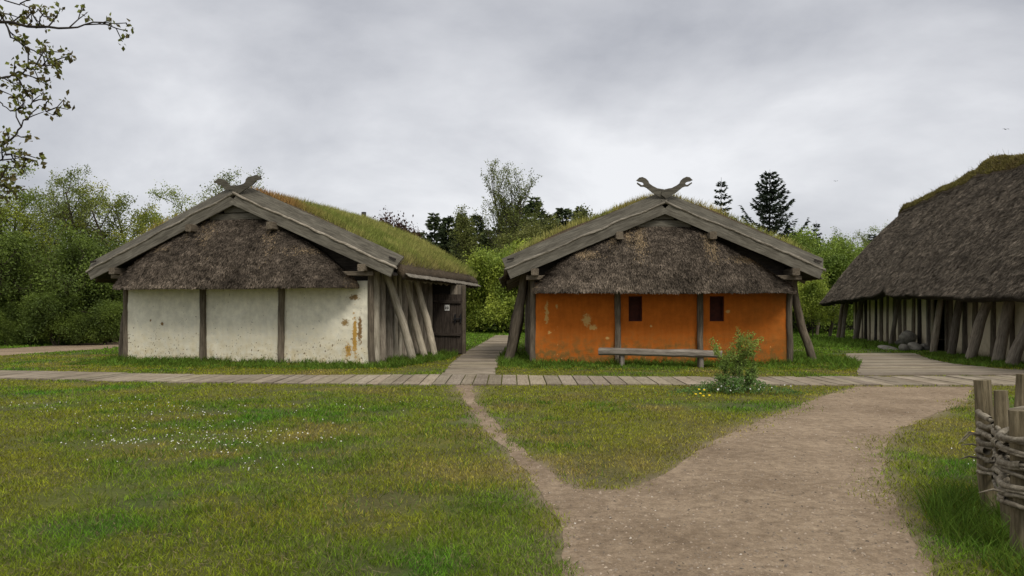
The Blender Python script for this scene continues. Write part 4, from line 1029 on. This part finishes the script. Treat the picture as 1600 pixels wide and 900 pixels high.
def mk_tree(name, data, label, cat, loc, rz=0, sc=1, group=None, leafpart='crown', trunkpart='trunk'):
    V, Fa, LV, c, bark, mat = data
    key = id(V)
    e_ = empty(name, loc, rz, label=label, cat=cat, group=group); e_.scale = (sc, sc, sc)
    if key in MK: 
        for me, nm in MK[key]:
            o = bpy.data.objects.new(nm, me); COL.objects.link(o); o.parent = e_
        return e_
    t_ = np_mesh(trunkpart, V, Fa, M[bark], e_, smooth=True)
    n = len(LV) // 4; cr_ = np_mesh(leafpart, LV, (np.arange(n) * 4)[:, None] + np.arange(4), M[mat], e_, col=np.repeat(c, 4, 0))
    MK[key] = [(t_.data, trunkpart), (cr_.data, leafpart)]; KEEP.append(V); return e_
MK = {}; KEEP = []

def conifer(seed, Ht, Rr, clr, dens=1.0, gap=.34, droop=.1, nl=.30, nw=.05, ragged_=.35, top=.9, base=.08, upturn=.25):
    r = np.random.default_rng(seed); lines = [(np.array([[0, 0, -.05], [.05, 0, Ht * .35], [0, .05, Ht * .7], [0, 0, Ht]]), np.array([Ht * .014, Ht * .010, Ht * .005, .01]))]
    NP, ND = [], []; z = Ht * base
    while z < Ht * .985:
        f_ = 1 - z / Ht; nb = 5 if r.random() < .5 else 4; az0 = r.uniform(0, 6.28)
        for k in range(nb):
            az = az0 + k * 6.283 / nb + r.uniform(-.4, .4); ln = Rr * (f_ ** top) * r.uniform(1 - ragged_, 1 + ragged_ * .5) + .12
            if r.random() < .12: ln *= .4
            dr_ = droop + r.normal(0, .12); up_ = upturn + r.normal(0, .15)
            dv_ = np.array([math.cos(az), math.sin(az), 0]); m_ = 6; pts = []
            for q in range(m_ + 1):
                s_ = q / m_; pts.append(np.array([0, 0, z]) + dv_ * ln * s_ + np.array([0, 0, ln * (-dr_ * s_ + up_ * s_ * s_)]))
            pts = np.array(pts); lines.append((pts, np.linspace(.008 + ln * .01, .004, m_ + 1)))
            nn = int(ln * 46 * dens) + 6; s_ = r.random(nn) ** .8; i_ = np.minimum((s_ * m_).astype(int), m_ - 1); w_ = (s_ * m_ - i_)[:, None]
            base_ = pts[i_] * (1 - w_) + pts[i_ + 1] * w_
            side = np.array([-dv_[1], dv_[0], 0]); sw = r.normal(0, 1, nn)[:, None] * (ln * .16 * (1.1 - s_))[:, None]
            base_ = base_ + side * sw + np.stack([0 * s_, 0 * s_, r.normal(0, .03 + ln * .015, nn)], 1)
            dr = norm(dv_ * 1.0 + side * np.sign(sw) * .8 + np.stack([r.normal(0, .3, nn), r.normal(0, .3, nn), r.normal(.0, .35, nn)], 1))
            NP.append(base_); ND.append(dr)
        z += gap * r.uniform(.45, 1.5) * (.6 + .6 * f_)
    P = np.vstack(NP); D = np.vstack(ND); n = len(P); S = norm(np.cross(D, r.normal(size=(n, 3)))); L = nl * r.uniform(.5, 1.2, n)[:, None]; W = nw * r.uniform(.6, 1.3, n)[:, None]
    LV = np.empty((n, 4, 3), np.float32); LV[:, 0] = P; LV[:, 1] = P + D * L * .45 + S * W; LV[:, 2] = P + D * L; LV[:, 3] = P + D * L * .45 - S * W
    V, Fa = tube_arrays(lines, 5); c = np.array(clr) * r.uniform(.5, 1.5, (n, 1))
    return V, Fa, LV.reshape(-1, 3), c, 'twig', 'needle'

PB = dict(wob=.16, up=.05, nb=(9, 5, 4), start=.22, ang=.85, ratio=.48)
PU = dict(wob=.13, up=.12, nb=(24, 6, 4), start=.16, ang=.50, ratio=.44)
PS = dict(wob=.2, up=.04, nb=(8, 5, 4), start=.08, ang=.9, ratio=.55)
GA = ((.30, .35, .045), (.15, .21, .03)); GB = ((.22, .28, .035), (.10, .145, .024)); GY = ((.36, .42, .06), (.19, .27, .04)); GD = ((.15, .21, .035), (.08, .12, .022)); GBR = ((.23, .31, .045), (.13, .20, .032))
def P_(px, Y): return ((px - 800) / 1200 * Y, Y, 0)

# left hedge line
lt1 = broadleaf(101, 8.6, .12, PB, .10, 3, GA, .16, 3, .10); lt2 = broadleaf(102, 7.6, .11, PB, .10, 3, ((.34, .35, .045), (.16, .20, .03)), .16, 3, .1); lt3 = broadleaf(103, 8.2, .10, PB, .095, 2, ((.26, .30, .07), (.15, .19, .045)), .13, 4, .09)
sh1 = broadleaf(104, 3.0, .05, PS, .10, 5, GD, .22, 5, .4, maxl=3); sh2 = broadleaf(105, 2.6, .05, PS, .09, 9, GA, .2, 5, .45, maxl=3); dk1 = broadleaf(106, 5.2, .09, PS, .11, 4, GD, .24, 4, .3)
mk_tree('broadleaf_tree', lt1, 'leafy tree at the far left edge behind the gravel path', 'tree', P_(15, 36), 0, .92)
mk_tree('broadleaf_tree', lt3, 'airy pale leaved tree, tallest in the left hedge', 'tree', P_(118, 39), 1.1, 1.0)
mk_tree('broadleaf_tree', lt2, 'round green tree in the left hedge just left of the white hut roof', 'tree', P_(205, 40), 2.2, 1.02)
mk_tree('broadleaf_tree', lt1, 'bushy tree partly hidden by the left roof edge of the white hut', 'tree', P_(262, 44), 3.0, .92)
mk_tree('broadleaf_tree', lt3, 'thin twiggy tree showing behind the dragon heads of the white hut', 'tree', P_(372, 46), .5, 1.13)
mk_tree('broadleaf_tree', lt2, 'tree beyond the left frame edge of the hedge', 'tree', P_(-70, 37), 4.0, 1.1)
mk_tree('broadleaf_tree', lt3, 'tall tree filling the gap behind the second hedge tree', 'tree', P_(60, 46), 5.0, 1.0)
mk_tree('dark_tree', dk1, 'dark dense tree low in the left hedge beside the white hut', 'tree', P_(95, 35), 0, 1.0)
mk_tree('dark_tree', dk1, 'dark dense tree low at the left picture edge', 'tree', P_(-10, 34.5), 2.0, .95)
mk_tree('dark_tree', dk1, 'dark dense tree directly behind the left buttress post', 'tree', P_(175, 37), 4.0, .95)
for k_, (px, Y_, s_, rz_, d_) in enumerate(((10, 33.5, .8, 0, sh1), (45, 34, .7, 1, sh1), (85, 33.5, .65, 2, sh1), (125, 34, .72, 3, sh1), (165, 34.5, .7, 4, sh1), (-40, 34, .85, 5, sh1))):
    mk_tree('shrub', d_, 'low green shrub in the undergrowth beyond the left path', 'shrub', P_(px, Y_), rz_, s_ * (.6 + .25 * ((k_ * 7) % 3)), 'undergrowth shrubs beyond the left path')
for k_, (px, Y_, s_, rz_, d_) in enumerate(((235, 40, 1.15, 6, sh2), (150, 44, 1.6, 1, sh2), (30, 44, 1.6, 3, sh2), (70, 41, 1.4, 3, sh2), (200, 42, 1.5, 5, sh2), (290, 42, 1.4, 2, sh2))):
    mk_tree('shrub', d_, 'tall shrub filling the left hedge between the tree trunks', 'shrub', P_(px, Y_), rz_, s_, 'tall shrubs in the left hedge')

# centre: pine wood, poplar, willows
pn1 = conifer(201, 9.7, 2.7, (.060, .080, .036), 1.0, .34, .1, .42, .075, .45, .85); pn2 = conifer(202, 9.4, 3.0, (.052, .070, .032), 1.0, .34, .05, .42, .075, .55, .8); pn3 = conifer(203, 8.6, 2.6, (.070, .088, .038), 1.0, .34, .05, .42, .075, .5, .75)
for k_, (px, Y_, s_, d_) in enumerate(((600, 72, .92, pn2), (628, 75, .93, pn1), (655, 70, .93, pn3), (678, 74, 1.03, pn1), (700, 71, 1.0, pn2), (722, 70, .98, pn1), (745, 73, 1.04, pn2), (765, 70, .95, pn3), (835, 72, 1.15, pn1), (858, 70, 1.1, pn3), (880, 74, 1.12, pn2), (905, 71, 1.05, pn1), (930, 74, 1.0, pn2), (575, 74, .9, pn3), (815, 75, 1.15, pn2), (545, 75, .85, pn1), (790, 76, 1.1, pn1), (960, 75, .95, pn3), (510, 76, .85, pn2), (640, 80, .95, pn2), (710, 80, 1.02, pn3))):
    mk_tree('pine_tree', d_, 'dark pine in the wood rising behind and between the two huts', 'tree', P_(px, Y_), k_ * 1.3, s_ * 1.09, 'dark pines behind the huts')
PV = dict(PU); PV['start'] = .45; PV['ratio'] = .4
pop = broadleaf(210, 14.2, .14, PU, .14, 1, ((.20, .23, .05), (.11, .14, .03)), .16, 3, .07, maxl=3)
mk_tree('poplar_tree', pop, 'tall slender half-leafed poplar rising above the pine wood', 'tree', P_(800, 60), 0, .84)
pop2 = broadleaf(211, 9.0, .09, PV, .13, 1, ((.18, .20, .05), (.11, .13, .03)), .16, 1, .05, maxl=3)
mk_tree('poplar_tree', pop2, 'small thin poplar leaning just left of the tall one', 'tree', P_(752, 60), 0, 1.04)
wl1 = broadleaf(212, 6.5, .08, PS, .13, 6, ((.19, .20, .05), (.10, .12, .03)), .25, 4, .25)
mk_tree('willow_tree', wl1, 'olive brown bushy willow at the foot of the tall poplar', 'tree', P_(822, 56), 0, 1.12); mk_tree('willow_tree', wl1, 'olive willow beside the left roof edge of the orange hut', 'tree', P_(868, 56), 2, 1.05)
mk_tree('willow_tree', wl1, 'pale willow showing above the left roof slope of the orange hut', 'tree', P_(915, 54), 4, 1.1)
yb = broadleaf(213, 4.2, .06, PS, .12, 10, GY, .25, 5, .4)
mk_tree('shrub', yb, 'yellow green bush closing the gap between the huts', 'shrub', P_(795, 52), 0, 1.25); mk_tree('shrub', yb, 'yellow green bush touching the back corner of the white hut', 'shrub', P_(750, 54), 2, .9)
mk_tree('shrub', yb, 'yellow green bush directly left of the orange hut roof', 'shrub', P_(838, 52), 4, 1.35); mk_tree('shrub', sh2, 'low darker bush behind the white hut porch', 'shrub', P_(744, 58), 1, 1.0)
rd = broadleaf(214, 4.0, .06, PS, .12, 11, ((.075, .03, .02), (.045, .028, .02)), .25, 5, .5)
mk_tree('copper_shrub', rd, 'reddish brown shrub rising just above the grassy ridge of the white hut', 'shrub', P_(594, 48), 0, 1.0).scale = (.95, .95, 1.68)

# right
sp1 = conifer(220, 12.9, 3.9, (.034, .048, .030), 1.5, .42, .15, .36, .055, .6, .8, upturn=.7); sp2 = conifer(221, 12.4, 2.6, (.038, .052, .032), 1.1, .48, .22, .34, .05, .6, .85, upturn=.5)
mk_tree('spruce_tree', sp1, 'large dark spruce above the right roof slope of the orange hut', 'tree', P_(1203, 60), 0, .97)
mk_tree('spruce_tree', sp2, 'slimmer sparse spruce left of the large spruce', 'tree', P_(1127, 60), 1, .96)
mk_tree('spruce_tree', sp2, 'small distant spruce tip right of the large spruce', 'tree', P_(1275, 70), 2, .78)
mk_tree('spruce_tree', sp1, 'dark spruce showing over the longhouse roof edge', 'tree', P_(1362, 72), 2, .68)
mk_tree('pine_tree', pn1, 'dark pine low beside the large spruce', 'tree', P_(1238, 66), 2, .85); mk_tree('pine_tree', pn3, 'dark pine standing between the large spruce and the small spruce tip', 'tree', P_(1252, 72), 2, 1.0)
gb = broadleaf(222, 6.0, .08, PS, .14, 9, GBR, .28, 5, .35)
mk_tree('broadleaf_tree', gb, 'bright green bushy tree right of the orange hut roof', 'tree', P_(1292, 52), 0, 1.02); mk_tree('broadleaf_tree', gb, 'bright green tree half hidden by the orange hut eave', 'tree', P_(1258, 50), 2, .9)
mk_tree('broadleaf_tree', lt3, 'airy tree right of the bright green tree near the longhouse', 'tree', P_(1335, 60), 2, .88); mk_tree('broadleaf_tree', gb, 'green tree whose crown touches the longhouse roof edge', 'tree', P_(1325, 58), 4, .95)
mk_tree('broadleaf_tree', lt1, 'green tree hidden behind the far end of the longhouse', 'tree', P_(1375, 62), 3, .9)
sap = broadleaf(223, 3.4, .04, PB, .09, 5, GY, .2, 2, .12)
mk_tree('sapling', sap, 'yellow leaved sapling beyond the right buttress post of the orange hut', 'tree', P_(1272, 44), 0, 1.0)
for k_, (px, Y_, s_) in enumerate(((1230, 62, 1.0), (1300, 66, 1.1), (1350, 64, 1.0), (700, 62, .9), (735, 60, 1.1), (830, 58, 1.1), (880, 60, 1.2), (780, 58, 1.0), (1250, 56, .9))):
    mk_tree('shrub', sh1, 'dark green shrub at the far edge of the meadow', 'shrub', P_(px, Y_), k_, s_ * 1.3, 'shrubs along the far meadow edge')

# far woodland closing the horizon
r = np.random.default_rng(9); n = 110000; ang = r.uniform(-1.25, 1.25, n); rad = 105 + r.normal(0, 4, n); xx = np.sin(ang) * rad; yy = np.cos(ang) * rad
hm = 6.0 + 3.0 * vnoise(ang * 60, ang * 0, 1.0, 6, 4); zz2 = r.random(n) ** .8 * hm
LV = leaf_arrays(np.stack([xx, yy, zz2], 1), np.full(n, .9), r); c = np.array((.045, .062, .022)) * r.uniform(.5, 1.5, (n, 1))
tag(np_mesh('distant_woodland', LV.reshape(-1, 3), (np.arange(n) * 4)[:, None] + np.arange(4), M['leaf'], col=np.repeat(c, 4, 0)), 'dark far-off woodland along the horizon', 'woodland', kind='stuff')

# small bush by the boardwalk
PBu = dict(wob=.3, up=.06, nb=(5, 4, 3), start=.3, ang=.8, ratio=.42)
bu = broadleaf(301, .98, .010, PBu, .042, 2, ((.20, .27, .055), (.11, .17, .035)), .035, 5, .30)
bu_low = broadleaf(302, .55, .008, PBu, .045, 4, ((.11, .19, .045), (.06, .11, .03)), .06, 11, .7)
bx_, by_ = G(1150, 612)
B1 = empty('small_bush', (bx_, by_, 0), 0, label='small leafy bush beside the boardwalk in front of the orange hut', cat='bush')
r = np.random.default_rng(31); lines, LP, LCc = [], [], []
def stem(base, d, ln, rad, dep):
    k = 7; pts = [base]; dd = d
    for q in range(k): dd = norm(dd + r.normal(0, .16, 3) + np.array([0, 0, .05])); pts.append(pts[-1] + dd * ln / k)
    pts = np.array(pts); lines.append((pts, np.linspace(rad, .0015, k + 1)))
    m = int(ln * (95 if dep else 55)); f_ = (.15 + .85 * r.random(m)) * k; i_ = np.minimum(f_.astype(int), k - 1); w_ = (f_ - i_)[:, None]
    LP.append(pts[i_] * (1 - w_) + pts[i_ + 1] * w_ + r.normal(0, .018, (m, 3)))
    if dep < 2:
        for q in range(int(3 + ln * 7)):
            i2 = r.integers(2, k); rv = r.normal(size=3); rv[2] = abs(rv[2]) * .5; stem(pts[i2], norm(norm(pts[i2] - pts[i2 - 1]) * .5 + rv * .45), ln * r.uniform(.25, .45), rad * .5, dep + 1)
for (ax, ay, ln) in ((-.28, 0, .95), (-.16, .1, 1.0), (-.05, -.1, .98), (.10, .05, .90), (-.38, .05, .80), (.25, -.1, .62), (.42, .1, .6), (-.5, -.1, .55), (.6, .0, .5), (.05, .3, .6), (-.2, -.4, .5), (.75, -.1, .45), (-.8, .1, .42), (.3, -.4, .42)):
    stem(np.array([ax * .25, ay * .3, 0]), norm(np.array([ax, ay, 1.0])), ln, .007, 0)
V, Fa = tube_arrays(lines, 5); np_mesh('stems', V, Fa, M['trunk'], B1, smooth=True)
LP = np.vstack(LP); n = len(LP); LV = leaf_arrays(LP, np.full(n, .036), r, .5); hh_ = np.clip(LP[:, 2:] / .9, 0, 1)
c = (np.array([[.25, .33, .06]]) * hh_ + np.array([[.09, .17, .04]]) * (1 - hh_)) * r.uniform(.55, 1.4, (n, 1))
np_mesh('leaves', LV.reshape(-1, 3), (np.arange(n) * 4)[:, None] + np.arange(4), M['leaf'], B1, col=np.repeat(c, 4, 0))
# weeds with flowers around it
r = np.random.default_rng(5); n = 5200; x = bx_ + r.normal(-.1, .62, n); y = by_ + r.normal(-.20, .30, n); k = vnoise(x, y, 4.5, 6, 2) > .42; x, y = x[k], y[k]; n = len(x)
c = np.array((.095, .175, .04)) * r.uniform(.5, 1.6, (n, 1)); 
LV = leaf_arrays(np.stack([x, y, r.uniform(.02, .32, n) * np.exp(-((x - bx_) / .7) ** 2)], 1), np.full(n, .04), r, 1.0)
tag(np_mesh('weeds', LV.reshape(-1, 3), (np.arange(n) * 4)[:, None] + np.arange(4), M['leaf'], col=np.repeat(c, 4, 0)), 'low leafy weeds around the small bush', 'weeds', kind='stuff')
def flower(px, py, h_, col_, rad, label, group, k=9):
    x_, y_ = G(px, py); f_ = empty('dandelion', (x_, y_, 0), label=label, cat='flower', group=group)
    V, Fa = tube_arrays([([(0, 0, 0), (.005, 0, h_ * .5), (0, -.01, h_)], [.003, .003, .002])], 5); np_mesh('stem', V, Fa, M['ground'], f_, col=np.full((len(V), 3), (.08, .12, .03)))
    a = np.arange(k) * 6.283 / k; ring = np.stack([np.cos(a) * rad, -.01 + np.sin(a) * rad * .8 - .004, h_ + np.sin(a) * rad * .5], 1); Vv = np.vstack([ring, [[0, -.012, h_ + .012]], [[0, -.008, h_ - .012]]])
    Fa = np.array([(q, (q + 1) % k, k) for q in range(k)] + [((q + 1) % k, q, k + 1) for q in range(k)]); np_mesh('flower_head', Vv, Fa, M['petal'], f_, col=np.full((len(Vv), 3), col_))
for (px, py) in ((1087, 619), (1092, 611), (1099, 622), (1108, 621), (1137, 606), (1118, 600), (1094, 618), (1100, 612)):
    flower(px, py + 8, .13, (.70, .52, .03), .022, 'yellow dandelion in the weeds left of the small bush', 'dandelions beside the small bush')
flower(1519, 690, .12, (.7, .52, .03), .018, 'yellow dandelion low in the grass left of the wattle fence stakes', None)
flower(1564, 808, .20, (.75, .42, .02), .013, 'lone orange yellow dandelion below the wattle fence', None)
n = 34; x = bx_ + r.normal(.05, .55, n); y = by_ + r.normal(-.35, .2, n); cl_ = np.array([(.72, .72, .70)] * n)
discs('white_flowers', np.stack([x, y, r.uniform(.08, .16, n)], 1), r.uniform(.012, .02, n), cl_, 'petal', 'tiny white flowers in the weeds around the small bush', 'flowers')

# overhanging tree, near left: trunk outside the frame, budding twigs inside
NT_ = empty('budding_tree', (-7.4, 7.4, 0), label='near tree with bare twigs and opening leaf buds reaching in at upper left', cat='tree'); o0 = np.array([-7.4, 7.4, 0])
r = np.random.default_rng(77); lines = [(np.array([[0, 0, -.1], [.05, 0, 1.5], [.2, -.1, 3.0], [.3, -.1, 4.6], [.4, 0, 6.4]]), np.array([.2, .17, .14, .1, .05]))]
anch = []
def twig(pxs, Y_, r0, r1, start=None, sub=1.0):
    pts = [] if start is None else [np.array(start) - 0]
    for (px, py, dy_) in pxs: p = at(px, py, Y_ + dy_); pts.append(np.array(p) - o0)
    pts = np.array(pts); f = np.linspace(0, 1, len(pts)); ff = np.linspace(0, 1, 22); P2 = np.stack([np.interp(ff, f, pts[:, q]) for q in range(3)], 1) + r.normal(0, .008, (22, 3))
    lines.append((P2, np.linspace(r0 * .6, r1 * .7, 22)))
    s0 = P2[np.argmin(np.abs((P2 + o0)[:, 0] / (P2 + o0)[:, 1] + .72))]
    for k in range(3, 22):
        if r.random() < .62 * sub or k == 21:
            d = norm(P2[min(k, 21)] - P2[k - 2]); rv = r.normal(size=3); rv[1] *= .4; rv -= rv.dot(d) * d; rv /= np.linalg.norm(rv)
            dd = d * .6 + rv * .8 + np.array([0, 0, .15]); dd /= np.linalg.norm(dd); ln = r.uniform(.08, .22) if k < 21 else .04
            q = P2[k] + dd * ln; md = P2[k] + dd * ln * .5 + r.normal(0, .01, 3); lines.append((np.array([P2[k], md, q]), np.array([.006, .005, .003]))); anch.append(q)
            if r.random() < .7:
                e2 = dd + r.normal(0, .6, 3); e2 /= np.linalg.norm(e2); q2 = md + e2 * ln * .55; lines.append((np.array([md, (md + q2) / 2, q2]), np.array([.004, .004, .003]))); anch.append(q2)
T_ = [(.3, -.1, 4.2), (.25, -.1, 3.4), (.2, -.1, 2.8)]
twig([(-120, 20, 0), (-20, 30, -.1), (50, 42, -.2), (110, 44, -.1), (150, 34, .1), (192, 38, .1)], 6.4, .03, .005, T_[0])
twig([(-60, -30, 0), (0, 20, 0), (22, 60, 0), (50, 78, 0), (70, 90, .1), (90, 95, .1)], 6.4, .018, .004, T_[0])
twig([(-60, 145, 0), (0, 122, 0), (30, 112, 0), (60, 105, 0), (80, 98, .1)], 6.2, .016, .004, T_[1])
twig([(-90, 260, 0), (-10, 235, 0), (22, 215, 0), (38, 190, 0), (58, 165, .1), (80, 180, .1)], 6.2, .02, .004, T_[1])
twig([(-60, 150, 0), (0, 158, 0), (20, 175, 0), (50, 165, 0), (50, 145, 0)], 6.3, .012, .003, T_[1])
twig([(-60, 290, 0), (-10, 262, 0), (10, 240, 0), (40, 246, .1)], 6.0, .014, .003, T_[2], 1.2)
twig([(-60, -60, 0), (20, 5, 0), (50, 10, 0), (60, 20, 0)], 6.4, .014, .004, T_[0])
twig([(-90, 330, 0), (-20, 300, 0), (0, 290, 0)], 6.0, .012, .003, T_[2], 1.4)
for k in range(9):   # boughs of the part outside the picture
    a_ = r.uniform(1.6, 5.2); zb = r.uniform(3, 6); p0 = np.array([.3, -.1, zb]); d = np.array([math.cos(a_), math.sin(a_), .5]); pts = np.array([p0, p0 + d * .8, p0 + d * 1.5 + [0, 0, .2], p0 + d * 2.2 + [0, 0, .3]]); lines.append((pts, np.array([.05, .03, .02, .008])))
    for q in range(10): anch.append(pts[2] + r.normal(0, .4, 3))
V, Fa = tube_arrays(lines, 6); np_mesh('trunk', V, Fa, M['twig'], NT_, smooth=True)
A = np.array(anch); pts = np.repeat(A, 7, 0) + r.normal(0, .018, (len(A) * 7, 3)); n = len(pts); LV = leaf_arrays(pts, np.full(n, .046), r, .2)
c = np.where(r.random((n, 1)) < .5, np.array([[.17, .19, .035]]), np.array([[.12, .10, .035]])) * r.uniform(.5, 1.4, (n, 1))
np_mesh('leaves', LV.reshape(-1, 3), (np.arange(n) * 4)[:, None] + np.arange(4), M['leaf'], NT_, col=np.repeat(c, 4, 0))

# birds
for (px, py, Y_, sp_, lb) in ((1572, 202, 60, .34, 'small bird flying above the longhouse roof'), (1306, 283, 60, .26, 'tiny bird in the sky between the spruces and the longhouse')):
    p = at(px, py, Y_); s_ = sp_
    V = [(0, -.35 * s_, 0), (.06 * s_, 0, .05 * s_), (0, .4 * s_, 0), (-.06 * s_, 0, .05 * s_), (0, 0, -.08 * s_), (.45 * s_, .0, .18 * s_), (.9 * s_, .15 * s_, .0), (.4 * s_, .2 * s_, .14 * s_), (-.45 * s_, 0, .18 * s_), (-.9 * s_, .15 * s_, .0), (-.4 * s_, .2 * s_, .14 * s_)]
    Fc = [(0, 1, 4), (1, 2, 4), (2, 3, 4), (3, 0, 4), (0, 3, 1), (1, 3, 2), (1, 5, 7), (5, 6, 7), (1, 7, 2), (3, 10, 8), (8, 10, 9), (3, 2, 10)]
    o = np_mesh('flying_bird', V, Fc, M['bird']); o.location = p; tag(o, lb, 'bird')

scene.render.resolution_x = 1024; scene.render.resolution_y = 576
